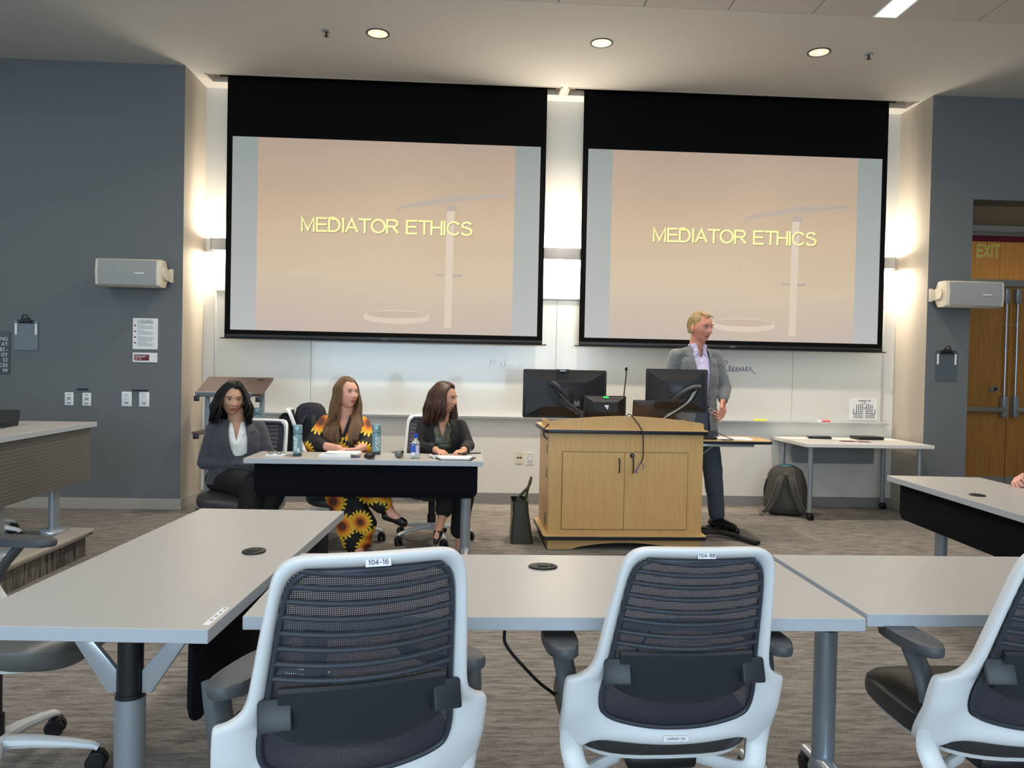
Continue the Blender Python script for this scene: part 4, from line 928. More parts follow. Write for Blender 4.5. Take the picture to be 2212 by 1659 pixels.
bm = NB(); box(bm, -.014, .026, -.014, -.004, 1.103, 1.114, .002); ob('green_light', bm, 'green_led', t)
bm = NB(); box(bm, -.008, .022, -.0375, -.035, 1.035, 1.05); box(bm, .006, .018, -.0375, -.035, 1.02, 1.035); ob('asset_sticker', bm, 'paper', t, 0)
bm = NB(); box(bm, -.06, .06, .0, .06, .885, .95, .004); tube(bm, [(0, .0, .885), (0, -.02, .95), (0, -.02, 1.0)], .012, 10); ob('stand', bm, 'black_metal', t)
t = thing('gooseneck_microphone', 'slim black gooseneck microphone standing up from the podium', 'microphone', (1.18, 5.95, .885))
bm = NB(); lathe(bm, [(.0001, 0), (.03, 0), (.03, .012), (.01, .016), (.008, .05), (.0001, .05)], n=20); ob('base', bm, 'black_metal', t)
bm = NB(); tube(bm, spline([(0, 0, .04), (.0, 0, .2), (.008, 0, .32), (.016, 0, .40), (.015, 0, .43)]), .0048, 8); ob('gooseneck', bm, 'black_metal', t)
bm = NB(); ellipsoid(bm, (.015, 0, .443), (.0115, .0115, .016), 14, 10); ob('foam_head', bm, 'rubber', t)
t = thing('laptop', 'open dark laptop lid on the podium behind the right monitor', 'laptop', (1.44, 6.05, .884), radians(-4))
bm = NB(); prism(bm, roundrect(-.17, .17, 0, .20, .01), 0, .006, bev=.001); o = ob('lid', bm, 'laptop_brown', t); o.location = (0, 0, .01); o.rotation_euler = (radians(16), 0, 0)
bm = NB(); prism(bm, roundrect(-.17, .17, 0, .23, .01), 0, .014, 'z', bev=.002); ob('keyboard_base', bm, 'black_plastic', t)
# extension desk on the right of the podium
t = thing('extension_shelf', 'wooden fold-up shelf with black edge on the right side of the podium', 'shelf', (1.752, 5.95, 0), radians(1.2))
bm = NB(); prism(bm, [(0, 0), (.60, 0), (.63, .03), (.66, .38), (.60, .46), (0, .50)], .776, .783, 'z'); ob('board', bm, 'oak_top', t, 20)
bm = NB(); prism(bm, [(-.0, -.003), (.60, -.003), (.634, .03), (.664, .38), (.603, .463), (0, .503)], .755, .777, 'z', bev=.004); ob('edge_band', bm, 'wood_edge_black', t)
bm = NB(); box(bm, -.02, .50, .06, .085, .728, .752, .003); box(bm, -.02, .50, .40, .425, .728, .752, .003); ob('support_rails', bm, 'chrome', t)
bm = NB(); tube(bm, [(-.01, .07, .60), (.16, .07, .73)], .012, 8, flat=.5); tube(bm, [(-.01, .41, .60), (.16, .41, .73)], .012, 8, flat=.5); ob('folding_strut', bm, 'chrome', t)
t = thing('paper_stack', 'sheets of paper lying on the fold-up shelf in front of the standing man', 'papers', (2.10, 6.14, .783), radians(-8))
for k in range(3):
    bm = NB(); box(bm, -.14, .15, -.11, .11, k*.003, k*.003+.0025); o = ob('sheet', bm, 'paper', t, 0); o.rotation_euler = (0, 0, .08*(k-1))
t = thing('dock_box', 'flat black box with a cable on the fold-up shelf beside the podium', 'device', (1.865, 6.06, .783), radians(4))
bm = NB(); box(bm, -.07, .075, -.06, .06, 0, .022, .004); ob('case', bm, 'black_plastic', t)
bm = NB(); tube(bm, spline([(.05, 0, .022), (.10, .02, .05), (.16, -.06, .02), (.19, -.10, .006), (.15, -.12, .005), (.09, -.11, .005)]), .003, 6); tube(bm, spline([(-.07, 0, .015), (-.03, .07, .08), (.04, .08, .07), (.09, .03, .03)]), .003, 6); ob('lead', bm, 'cable', t)
# thick cables on the floor
bm = NB(); tube(bm, spline([(1.55, 6.5, .014), (1.78, 6.47, .014), (2.0, 6.30, .014), (2.12, 6.13, .014), (2.13, 6.02, .012)]), .024, 10, flat=.55); tag(ob('floor_cable', bm, 'cable'), 'flat black cable running on the carpet behind the podium towards the man\'s shoe', 'cable', 'cables on the floor by the podium')
bm = NB(); tube(bm, spline([(1.80, 5.92, .02), (1.84, 6.05, .03), (1.96, 6.08, .04), (2.09, 5.98, .03), (2.19, 5.80, .02), (2.22, 5.66, .015)]), [.03]*26, 10, flat=.6); tag(ob('floor_cable', bm, 'cable'), 'thick curled black cable on the carpet at the right foot of the podium', 'cable', 'cables on the floor by the podium')
bm = NB()
for k in range(5): tube(bm, [(.83+.028*cos(a)+.012*k, 5.70+.03*k*.4, .02+.012*sin(a)+.003*k) for a in [2*pi*j/16 for j in range(16)]], .0035, 6, closed=True)
tag(ob('cable_coil', bm, 'cable_blue'), 'small coil of blue cable under the arched plinth of the podium', 'cable')
bm = NB(); tube(bm, spline([(1.0, 5.8, .03), (1.15, 5.72, .045), (1.3, 5.70, .04), (1.45, 5.75, .03)]), .022, 8); tag(ob('cable_bundle', bm, 'cable'), 'black cable bundle in the shadow under the podium arch', 'cable')

# ------------------------------------------------------------------ lectern, bags, side table items
t = thing('rolling_lectern', 'small rolling lectern with tilted walnut top and grey frame in the left corner', 'lectern', (-2.075, 6.90, 0), radians(1))
tp_ = Matrix.Translation((0, 0, 1.11)) @ Matrix.Rotation(radians(20), 4, 'X')
bm = NB(); prism(bm, [(-.275, -.20), (.275, -.20), (.285, .20), (-.285, .20)], -.011, .011, 'z'); o = ob('tilted_top', bm, 'walnut', t, 20); o.matrix_local = tp_
bm = NB(); prism(bm, [(.19+.03*cos(a), .14+.018*sin(a)) for a in [2*pi*k/18 for k in range(18)]], .0112, .0125, 'z'); ob('grommet', bm, 'rubber', o)
bm = NB(); box(bm, -.27, .20, -.222, -.20, -.014, .028, .002); ob('front_lip', bm, 'lectern_grey', o)
for s in (-1, 1):
    bm = NB(); box(bm, s*.235-.02, s*.235+.02, -.012, .012, .07, 1.09, .002); ob('post', bm, 'lectern_grey', t)
    bm = NB(); box(bm, s*.235-.02, s*.235+.02, -.24, .22, .075, .105, .003); ft = ob('foot', bm, 'lectern_grey', t)
    for y in (-.215, .195):
        bm = NB(); caster(bm, s*.235, y, 0, .028); ob('caster', bm, 'rubber', ft)
    bm = NB(); box(bm, s*.255-.02, s*.255+.02, -.235, -.205, .985, 1.03, .002); ob('corner_bracket', bm, 'black_metal', t)
bm = NB(); box(bm, -.30, .235, -.20, .15, .700, .72, .002); ob('lower_shelf', bm, 'walnut', t)
bm = NB(); box(bm, -.29, -.25, -.2, -.16, .66, .70, .002); ob('shelf_bracket', bm, 'black_metal', t)

def bottle_tall(x, y, z, lab, txt=False):
    t = thing('water_bottle', lab, 'bottle', (x, y, z), 0, 'clear water bottles with teal caps')
    bm = NB(); lathe(bm, [(.0001, 0), (.026, 0), (.029, .004), (.029, .145), (.028, .152), (.0001, .152)], n=24); ob('bottle_body', bm, 'bottle_dark', t)
    bm = NB(); lathe(bm, [(.0292, .02), (.0296, .022), (.0296, .143), (.0292, .145)], n=24); ob('label_sleeve', bm, 'label_teal', t)
    bm = NB(); lathe(bm, [(.0285, .15), (.030, .153), (.030, .203), (.028, .206), (.0001, .206)], n=24); ob('cap', bm, 'cap_teal', t)
    if txt: lettering('brand_lettering', 'VOSS', .030, (.012, -.031, .075), Matrix(((0, -1, 0), (0, 0, -1), (1, 0, 0))).to_euler(), 'paper', t, wt=.14, sx=.95)
    else:
        bm = NB()
        for k in range(6): box(bm, -.016+.002*(k % 2), .004, -.0315, -.0290, .11-k*.014, .118-k*.014)
        box(bm, .008, .018, -.0305, -.027, .03, .055); box(bm, -.02, -.008, -.0305, -.0275, .12, .13); ob('printed_label', bm, 'paper', t, 0)
    return t
bottle_tall(-1.141, 5.16, TOP, 'tall clear water bottle with teal cap in front of the empty chair')
bottle_tall(-.645, 5.33, TOP, 'tall water bottle with white vertical lettering beside the woman in the sunflower dress', True)
bottle_tall(-1.875, 6.88, .72, 'tall water bottle with teal cap on the lectern shelf behind the seated woman')

def backpack(t, w, h, d, c, trim, straps=True):
    bm = NB(); box(bm, -w/2, w/2, -d/2, d/2, 0, h, 0)
    for v in bm.verts:
        if v.co.z > h*.5: v.co.x *= .72; v.co.y *= .6
    bmesh.ops.subdivide_edges(bm, edges=bm.edges, cuts=5, use_grid_fill=True)
    for _ in range(7): bmesh.ops.smooth_vert(bm, verts=bm.verts, factor=.5, use_axis_x=True, use_axis_y=True, use_axis_z=True)
    zmin = min(v.co.z for v in bm.verts)
    for v in bm.verts: v.co.z -= zmin; v.co += V((noise.noise(v.co*9), noise.noise(v.co*9+V((5, 0, 0))), 0))*.012
    o = ob('bag_body', bm, c, t, 60)
    return o
t = thing('backpack', 'dark grey backpack with blue lining leaning under the side table', 'backpack', (2.965, 7.10, 0), radians(-23))
backpack(t, .44, .46, .30, 'bag_grey', 'bag_trim')
bm = NB(); ellipsoid(bm, (0, .02, .405), (.13, .07, .058), 18, 12); ob('blue_lining', bm, 'bag_blue', t)
bm = NB(); tube(bm, spline([(-.13, -.05, .345), (-.1, -.06, .38), (0, -.07, .395), (.1, -.06, .385), (.13, -.05, .345)]), .011, 8); tube(bm, spline([(-.14, .03, .36), (-.1, .04, .43), (0, .05, .455), (.1, .04, .43), (.14, .03, .36)]), .012, 8); ob('top_flap', bm, 'bag_black', t)
for s in (-1, 1):
    P = spline([(s*.035, -.10, .375), (s*.055, -.155, .33), (s*.075, -.17, .24), (s*.11, -.165, .15), (s*.15, -.16, .07), (s*.20, -.15, .025)], 5); nP = len(P)
    bm = NB(); tube(bm, P, [.030]*(nP-6)+[.026, .022, .018, .015, .012, .012], 10, flat=.35); st = ob('shoulder_strap', bm, 'bag_grey', t)
    bm = NB(); tube(bm, [V(p)+V((s*.028, -.007, 0)) for p in P], .0035, 6); tube(bm, [V(p)+V((-s*.026, -.007, 0)) for p in P[:-8]], .003, 6); ob('strap_piping', bm, 'bag_trim', st)
bm = NB(); tube(bm, spline([(-.02, -.12, .372), (-.012, -.135, .395), (.012, -.135, .395), (.02, -.12, .372)]), .006, 8); ob('grab_loop', bm, 'bag_trim', t)
bm = NB(); tube(bm, spline([(-.20, -.15, .02), (-.225, -.17, .03), (-.235, -.15, .05), (-.2, -.15, .06)]), .004, 6); box(bm, -.225, -.19, -.18, -.15, .005, .03, .003); tube(bm, spline([(-.22, -.17, .01), (-.27, -.2, .006), (-.31, -.2, .004)]), .003, 6); ob('buckle_and_cord', bm, 'bag_trim', t)
bm = NB(); tube(bm, spline([(-.17, -.05, .33), (-.185, -.06, .26), (-.19, -.05, .2), (-.185, -.06, .14)]), .008, 8); ob('side_strap', bm, 'bag_black', t)
t = thing('tote_bag', 'dark olive leather tote bag standing on the carpet beside the podium', 'bag', (.398, 5.90, 0), radians(0))
bm = NB(); gx = []
prf = [(0, .150, .0835), (.02, .150, .082), (.12, .142, .074), (.22, .136, .062), (.315, .132, .058)]
rings = []
for z, hy, hx in prf:
    rr = roundrect(-hx, hx, -hy, hy, .02, 3); rings.append([bm.verts.new((x-.018*z/.3+.006*noise.noise(V((x*20, y*14, z*12))), y+.006*noise.noise(V((x*14, y*20, z*15+3))), z)) for x, y in rr])
for A, B in zip(rings, rings[1:]):
    for k in range(len(A)): bm.faces.new((A[k], A[(k+1) % len(A)], B[(k+1) % len(A)], B[k]))
bm.faces.new(rings[0][::-1])
prism(bm, [(-.05, .30), (-.048, .36), (.0, .33), (.035, .315), (.03, .30)], -.12, -.115)
o = ob('bag_body', bm, 'bag_olive', t, 40)
for s in (-1, 1):
    bm = NB(); tube(bm, spline([(.035*s, -.06, .27), (.030*s+.0, -.055, .33), (.05, -.03, .42), (.068, 0, .475), (.072, .03, .47), (.055, .055, .40), (.035*s, .06, .30)]), .008, 8, flat=1.2); ob('handle', bm, 'bag_olive', t)
bm = NB(); tube(bm, [(.04+.012*cos(a), -.07, .305+.012*sin(a)) for a in [2*pi*k/12 for k in range(12)]], .0022, 6, closed=True); tube(bm, [(.038, -.068, .33), (.05, -.066, .35)], .004, 6); ob('brass_ring', bm, 'gold', t)
# bags on the empty chair
t = thing('backpack', 'dark navy backpack on the seat of the empty chair', 'backpack', (-1.31, 6.40, .488), radians(-10))
backpack(t, .33, .52, .26, 'bag_navy', 'bag_trim')
bm = NB(); tube(bm, spline([(-.045, -.03, .42), (-.04, -.06, .455), (-.02, -.06, .475), (.02, -.05, .465), (.045, -.04, .42)]), .011, 8); ob('grab_handle', bm, 'bag_black', t)
for s in (-1, 1):
    bm = NB(); tube(bm, spline([(s*.03+.02, -.08, .42), (s*.05+.02, -.125, .36), (s*.07+.02, -.145, .25), (s*.09+.02, -.14, .12)]), [.02]*19, 8, flat=.4); ob('shoulder_strap', bm, 'bag_black', t)
t = thing('shoulder_bag', 'small black bag wedged between the chair back and the navy backpack', 'bag', (-1.505, 6.44, .488), radians(-10))
backpack(t, .16, .42, .2, 'bag_black', 'bag_trim')
bm = NB(); tube(bm, spline([(-.04, -.05, .33), (-.045, -.06, .38), (-.01, -.05, .42), (.05, -.05, .40), (.06, -.04, .34)]), .009, 8); ob('strap', bm, 'bag_black', t)
# things on the side table
t = thing('folded_device', 'small black open device lying at the back left of the white side table', 'device', (3.37, 7.30, .70), radians(-8))
bm = NB(); prism(bm, [(-.10, 0), (.10, 0), (.09, .025), (-.08, .02)], -.05, .05, bev=.003); box(bm, -.12, -.08, -.04, .04, .012, .02, .003); ob('body', bm, 'black_plastic', t)
t = thing('control_box', 'flat black box lying at the back right of the white side table', 'device', (3.84, 7.31, .70), radians(2))
bm = NB(); prism(bm, [(-.12, 0), (.12, 0), (.128, .028), (-.128, .028)], -.09, .09, bev=.002); ob('body', bm, 'black_plastic', t); bm = NB(); box(bm, -.118, .118, -.08, .08, .028, .031, .001); ob('lid_plate', bm, 'slat_grey', t)
t = thing('leaflets', 'flat printed leaflets in the middle of the white side table', 'papers', (3.56, 6.99, .70), radians(-12))
bm = NB(); box(bm, -.14, .16, -.08, .08, 0, .003); ob('sheet', bm, 'paper', t, 0); bm = NB(); box(bm, -.13, .0, -.07, .07, .003, .004); box(bm, .02, .14, -.06, .06, .003, .004); ob('printed_area', bm, 'maroon', t, 0)

# ------------------------------------------------------------------ things on the panel table
def spectacles(t, r=.022, c='bag_black', m2='gold', fold=True):
    bm = NB()
    for s in (-1, 1): tube(bm, [(s*.033+r*1.15*cos(a), 0, r+r*.85*sin(a)) for a in [2*pi*k/20 for k in range(20)]], .0022, 6, closed=True)
    tube(bm, spline([(-.009, 0, r*1.1), (0, 0, r*1.35), (.009, 0, r*1.1)]), .002, 6); ob('frame', bm, c, t)
    for s in (-1, 1):
        bm = NB(); prism(bm, [(s*.033+r*1.1*cos(a), r+r*.8*sin(a)) for a in [2*pi*k/20 for k in range(20)]], -.0005, .0005); ob('lens', bm, 'glass_clear', t)
        bm = NB(); tube(bm, spline([(s*.058, 0, r*1.2), (s*.062, .03, r*1.2), (s*.058, .08, r*1.0), (s*.055, .125, r*.4)]), .002, 6); ob('temple', bm, c, t)
t = thing('notepad', 'small white notepad and phone under the reading glasses at the left table corner', 'notepad', (-1.275, 5.14, TOP), radians(-6))
bm = NB(); box(bm, -.06, .06, -.035, .035, 0, .012, .002); ob('pad', bm, 'paper', t)
t = thing('reading_glasses', 'dark framed reading glasses lying on the white notepad', 'glasses', (-1.275, 5.11, TOP+.0125), radians(-8)); spectacles(t, .017); t.scale = (.85, .5, .75)
t = thing('marker_pen', 'grey pen lying right of the reading glasses', 'pen', (-1.185, 5.17, TOP+.006), radians(10)); bm = NB(); cyl(bm, (-.03, 0, 0), (.035, 0, 0), .005, .004, 10); ob('barrel', bm, 'cable_grey', t)
t = thing('book', 'white soft-cover book lying in front of the woman in the sunflower dress', 'book', (-.885, 5.12, TOP), radians(0))
bm = NB(); box(bm, -.105, .100, -.04, .10, 0, .020, .002); ob('cover', bm, 'plastic_white', t); bm = NB(); box(bm, -.1, .101, -.0405, .096, .003, .017); ob('page_block', bm, 'paper', t, 0)
t = thing('loose_papers', 'sheets of paper lying on the white book', 'papers', (-.855, 5.19, TOP+.0205), radians(-6))
for k in range(3):
    bm = NB(); box(bm, -.10, .12, -.07, .07, k*.003, k*.003+.0025); o = ob('sheet', bm, 'paper', t, 0); o.rotation_euler = (0, 0, .1*k)
t = thing('blue_pen', 'blue pen poking out at the right end of the white book', 'pen', (-.745, 5.10, TOP+.006), radians(15)); bm = NB(); cyl(bm, (-.03, 0, 0), (.025, 0, 0), .0035, n=8); ob('barrel', bm, 'cable_blue', t)
t = thing('computer_mouse', 'black computer mouse on the panel table beside the white book', 'mouse', (-.665, 5.14, TOP), radians(70))
bm = NB(); ellipsoid(bm, (0, 0, .010), (.052, .032, .024), 20, 12)
for v in bm.verts: v.co.z = max(v.co.z, 0)
ob('shell', bm, 'black_plastic', t); bm = NB(); cyl(bm, (-.034, -.003, .028), (-.034, .003, .028), .007, n=12); ob('wheel', bm, 'slat_grey', t)
bm = NB(); lathe(bm, [(.0001, 0), (.026, 0), (.026, .004), (.0001, .0045)], (-.645, 5.045, TOP), 20); tag(ob('power_grommet_lid', bm, 'black_plastic'), 'small flat black disc on the table edge in front of the mouse', 'grommet')
t = thing('handheld_microphone', 'handheld microphone lying on the table left of the blue-capped bottle', 'microphone', (-.475, 5.13, TOP+.026), radians(20))
bm = NB(); ellipsoid(bm, (0, 0, 0), (.025, .026, .025), 20, 14); ob('mesh_head', bm, 'mic_mesh', t)
bm = NB(); tube(bm, [(.012, .02, 0), (.02, .035, 0), (.06, .14, -.006), (.075, .19, -.008)], [.021, .019, .014, .012], 14); ob('handle', bm, 'black_metal', t)
t = thing('blue_capped_bottle', 'square clear water bottle with a bright blue cap and label', 'bottle', (-.363, 5.13, TOP))
bm = NB(); rings = []
for z, h, r in ((0, .026, .008), (.004, .029, .008), (.085, .029, .008), (.105, .027, .010), (.120, .018, .014), (.132, .0125, .012), (.14, .0125, .012)):
    rings.append([bm.verts.new((x, y, z)) for x, y in roundrect(-h, h, -h, h, min(r, h*.98), 4)])
for A, B in zip(rings, rings[1:]):
    for k in range(len(A)): bm.faces.new((A[k], A[(k+1) % len(A)], B[(k+1) % len(A)], B[k]))
bm.faces.new(rings[0][::-1]); bm.faces.new(rings[-1]); ob('bottle_body', bm, 'glass_clear', t)
bm = NB(); box(bm, -.0295, .001, -.0302, -.029, .02, .098); box(bm, -.0302, -.029, -.029, .02, .02, .098); ob('blue_label', bm, 'label_blue', t, 0)
bm = NB(); box(bm, .003, .022, -.0298, -.029, .03, .085); ob('pale_label', bm, 'shirt_lilac', t, 0)
bm = NB(); box(bm, -.028, .0, -.0308, -.0302, .02, .042); box(bm, -.024, -.006, -.0308, -.0302, .088, .091); ob('label_print', bm, 'plastic_white', t, 0)
bm = NB(); lathe(bm, [(.0135, .138), (.0145, .14), (.0145, .160), (.0135, .163), (.0001, .163)], n=20); ob('cap', bm, 'cap_blue', t)
t = thing('ring_binder', 'open black ring binder lying in front of the woman in the black blazer', 'binder', (-.135, 5.15, TOP), radians(-3))
bm = NB(); prism(bm, [(-.14, .07), (.17, .06), (.145, -.12), (-.06, -.12)], 0, .004, 'z'); ob('cover', bm, 'bag_black', t, 0)
bm = NB(); cyl(bm, (-.14, .06, .012), (-.10, -.04, .012), .010, n=12); ob('spine', bm, 'plastic_white', t)
for k in range(4):
    bm = NB(); prism(bm, [(-.11, .055), (.15, .05), (.13, -.11), (-.05, -.112)], .004+.0025*k, .006+.0025*k, 'z'); ob('page', bm, 'paper', t, 0)
bm = NB(); [tube(bm, [(x, .058+.006*cos(a), .014+.008*sin(a)) for a in [pi*k/6 for k in range(7)]], .0012, 5) for x in (-.06, .0, .06)]; ob('rings', bm, 'chrome', t)
t = thing('pen', 'dark pen resting on the binder beside the hand', 'pen', (.0, 5.26, TOP+.022), radians(4)); bm = NB(); cyl(bm, (-.09, 0, 0), (.07, 0, .004), .005, .004, 8); ob('barrel', bm, 'black_plastic', t); bm = NB(); cyl(bm, (.0, -.003, .012), (.0, .0, .03), .003, n=6); ob('clip', bm, 'chrome', t)
t = thing('laptop', 'corner of a black laptop on the platform table at the left edge', 'laptop', (-3.10, 4.98, .877), radians(-80))
bm = NB(); prism(bm, [(-.12, 0), (-.15, .0), (-.18, .10), (-.16, .10)], -.2, .2, bev=.002); ob('lid', bm, 'black_plastic', t); bm = NB(); box(bm, -.12, .10, -.2, .2, 0, .015, .003); ob('keyboard_base', bm, 'black_plastic', t)

# ------------------------------------------------------------------ people
def capsule(bm, a, ra, b, rb, n=14, sq=1.0, axis=None):
    a, b = V(a), V(b); d = b-a; L = d.length
    if L < 1e-6: d = V((0, 0, 1)); L = 1e-6
    t = d.normalized(); up_ = V(axis) if axis else (V((0, 0, 1)) if abs(t.z) < .9 else V((0, 1, 0)))
    u = t.cross(up_).normalized(); v = u.cross(t).normalized(); rings = []
    prof = [(-1+1e-3, 0)]+[(-cos(k*pi/8), 0) for k in range(1, 4)]
    st = []
    for k in range(0, 5): q = pi/2*k/4; st.append((a-t*ra*cos(q), max(ra*sin(q), 1e-4)))
    for k in range(0, 5): q = pi/2*k/4; st.append((b+t*rb*sin(q), max(rb*cos(q), 1e-4)))
    for c, r in st: rings.append([bm.verts.new(c+u*(r*cos(2*pi*k/n))+v*(r*sq*sin(2*pi*k/n))) for k in range(n)])
    for A, B in zip(rings, rings[1:]):
        for k in range(n): bm.faces.new((A[k], A[(k+1) % n], B[(k+1) % n], B[k]))
    bm.faces.new(rings[0][::-1]); bm.faces.new(rings[-1])
def chain(bm, pts, rs, sq=1.0, axis=None):
    for i in range(len(pts)-1): capsule(bm, pts[i], rs[i], pts[i+1], rs[i+1], sq=sq, axis=axis)
def loft(bm, secs, n=28, e=2.4):
    """secs: (centre, rx, ry, yaw) horizontal super-ellipse sections from bottom to top"""
    rings = []
    for c, rx, ry, yw in secs:
        ring = []
        for k in range(n):
            a = 2*pi*k/n; x = rx*math.copysign(abs(cos(a))**(2/e), cos(a)); y = ry*math.copysign(abs(sin(a))**(2/e), sin(a))
            ring.append(bm.verts.new((c[0]+x*cos(yw)-y*sin(yw), c[1]+x*sin(yw)+y*cos(yw), c[2])))
        rings.append(ring)
    for A, B in zip(rings, rings[1:]):
        for k in range(n): bm.faces.new((A[k], A[(k+1) % n], B[(k+1) % n], B[k]))
    bm.faces.new(rings[0][::-1]); bm.faces.new(rings[-1])
def fuse(bm, voxel=.007, smooth=4, wr=0.0, ws=(14, 14, 30), seed=0):
    """union of the closed pieces in bm as one continuous surface, with optional cloth folds"""
    me = bpy.data.meshes.new('tmp'); bmesh.ops.recalc_face_normals(bm, faces=bm.faces); bm.to_mesh(me); bm.free()
    o = bpy.data.objects.new('tmp', me); C.objects.link(o)
    md = o.modifiers.new('r', 'REMESH'); md.mode = 'VOXEL'; md.voxel_size = voxel
    dg = bpy.context.evaluated_depsgraph_get(); ev = o.evaluated_get(dg); m2 = ev.to_mesh(); out = NB(); out.from_mesh(m2); ev.to_mesh_clear()
    bpy.data.objects.remove(o); bpy.data.meshes.remove(me)
    for _ in range(smooth): bmesh.ops.smooth_vert(out, verts=out.verts, factor=.5, use_axis_x=True, use_axis_y=True, use_axis_z=True)
    if wr:
        out.normal_update()
        for v in out.verts:
            q = V((v.co.x*ws[0]+seed, v.co.y*ws[1], v.co.z*ws[2])); n_ = noise.noise(q)+.5*noise.noise(q*2.1)
            v.co += v.normal*(wr*(n_ if n_ < 0 else n_*.6))
    return out
def join(dst, src, mi=0, mtx=None):
    """append bmesh src to dst"""
    me = bpy.data.meshes.new('j'); src.to_mesh(me); src.free()
    if mtx: me.transform(mtx)
    k = len(dst.faces); dst.from_mesh(me); dst.faces.ensure_lookup_table()
    if mi:
        for f in dst.faces[k:]: f.material_index += mi
    bpy.data.meshes.remove(me); return dst
G = lambda x, s: math.exp(-(x*x)/(2*s*s))
def head_bm(jaw=.34, nose=1.0, wide=1.0, age=0.0, mouth_open=0.0, lips=1.0, long=1.0):
    """a head facing -Y; materials 0 skin, 1 lips"""
    NV_, NU = 84, 96; bm = NB(); g = []
    for i in range(1, NV_):
        v = pi*i/NV_; row = []
        for j in range(NU):
            u = 2*pi*j/NU
            # crowd the grid towards the face
            u2 = u-.45*sin(u); dx, dy, dz = sin(v)*sin(u2), -sin(v)*cos(u2), cos(v)
            x, y, z = .074*dx*wide, .094*dy, .116*dz*long
            t = max(0, -z/.116); x *= 1-jaw*t**1.7
            if y > 0: y *= 1-.55*t**1.3
            else: y *= 1-.10*t**2; 
            if z > 0: x *= 1-.05*(z/.116)**2
            if y < 0:
                zr = z; z = z+.012-.005*min(1, max(0, -z/.1))
                w_ = min(1, -dy*2.2); ax = abs(x); b = 0
                fl = G(ax, .05)
                b -= .004*G(z-.07, .03)*fl*(-1)
                b += .0045*G(z-.036, .009)*G(ax-.026, .02)                # brow ridge
                b -= .0125*G(z-.016, .0135)*G(ax-.031, .0145)              # eye socket
                b -= .006*G(z-.02, .012)*G(ax-.0, .012)
                b += .0045*G(z+.012, .016)*G(ax-.044, .016)               # cheek bone
                b -= (.004+.003*age)*G(z+.045, .02)*G(ax-.044, .014)
                nz = max(0, min(1, (.030-z)/.055))                        # nose ridge to the tip
                if -.034 < z < .034:
                    k = .0035+.0165*nz**1.3
                    if z < -.024: k *= max(0, (z+.034)/.010)**.6
                    b += nose*k*G(ax, .0068+.0065*nz)
                b += nose*.0055*G(z+.022, .0065)*G(ax-.0125, .0055)       # nostril wings
                b += .0035*G(z+.060, .016)*G(ax, .026)                    # muzzle
                b += lips*.0048*G(z+.0495, .0042)*G(ax, .016)*1.0
                b += lips*.0055*G(z+.0635, .005)*G(ax, .014)
                b -= (.0045+mouth_open*.010)*G(z+.0560, .0028+mouth_open*.003)*G(ax, .020)
                b -= .004*G(z+.075, .006)*G(ax, .018)
                b += .009*G(z+.098, .013)*G(ax, .019)                     # chin
                b -= age*.003*G((z+.045)+(ax-.028)*1.1, .0035)*G(z+.045, .018)  # nasolabial fold
                b -= age*.002*G(z+.004, .003)*G(ax-.033, .013)
                z = zr
                y -= b*w_
            row.append(bm.verts.new((x, y, z)))
        g.append(row)
    for A, B in zip(g, g[1:]):
        for k in range(NU):
            f = bm.faces.new((A[k], A[(k+1) % NU], B[(k+1) % NU], B[k])); c = f.calc_center_median()
            if c.y < 0 and abs(c.x) < .0255 and -.0790 < c.z < -.0530 and abs(c.z+.0650) < .0125*(1-(abs(c.x)/.027)**1.6)+.0008: f.material_index = 1
    bm.faces.new(g[0][::-1]); bm.faces.new(g[-1])
    for s in (-1, 1):  # ears
        e = NB(); ellipsoid(e, (0, 0, 0), (.0065, .017, .031), 14, 12)
        ellipsoid(e, (s*.004, .002, .004), (.004, .012, .022), 12, 8)
        join(bm, e, 0, Matrix.Translation((s*.0755*wide, .012, -.010)) @ Matrix.Rotation(s*radians(20), 4, 'Z') @ Matrix.Rotation(radians(-10), 4, 'X'))
    return bm
def head_extras(parent, mt, eye='eye_dark', brow='brow_dark', wide=1.0, open_=1.0, name=''):
    """eyes and eyebrows as children of the body; mt: head matrix"""
    for s in (-1, 1):
        bm = NB(); ellipsoid(bm, (0, 0, 0), (.0125, .0105, .0060*open_), 16, 10); ellipsoid(bm, (0, -.0065, 0), (.0058, .0048, .0056*open_), 14, 8, mi=1)
        o = ob('eye', bm, ['eye_white', eye], parent); o.matrix_local = mt @ Matrix.Translation((s*.031*wide, -.0760, .0035))
        bm = NB(); P = [(-.0135, .002, -.001), (-.007, -.0045, .0045*open_), (0, -.0065, .0063*open_), (.007, -.0045, .0045*open_), (.0135, .002, -.001)]; tube(bm, spline(P, 4), .0017, 6)
        o = ob('upper_lash', bm, 'brow_dark', parent); o.matrix_local = mt @ Matrix.Translation((s*.031*wide, -.0795, .0040))
        bm = NB(); P = [(-s*.016, .000, .0), (-s*.008, -.0035, .003), (0, -.004, .0045), (s*.010, -.001, .003), (s*.018, .006, -.001)]; tube(bm, spline(P, 4), [.0020]*17, 6, flat=1.5)
        o = ob('eyebrow', bm, brow, parent); o.matrix_local = mt @ Matrix.Translation((s*.0315*wide, -.0875, .0205))
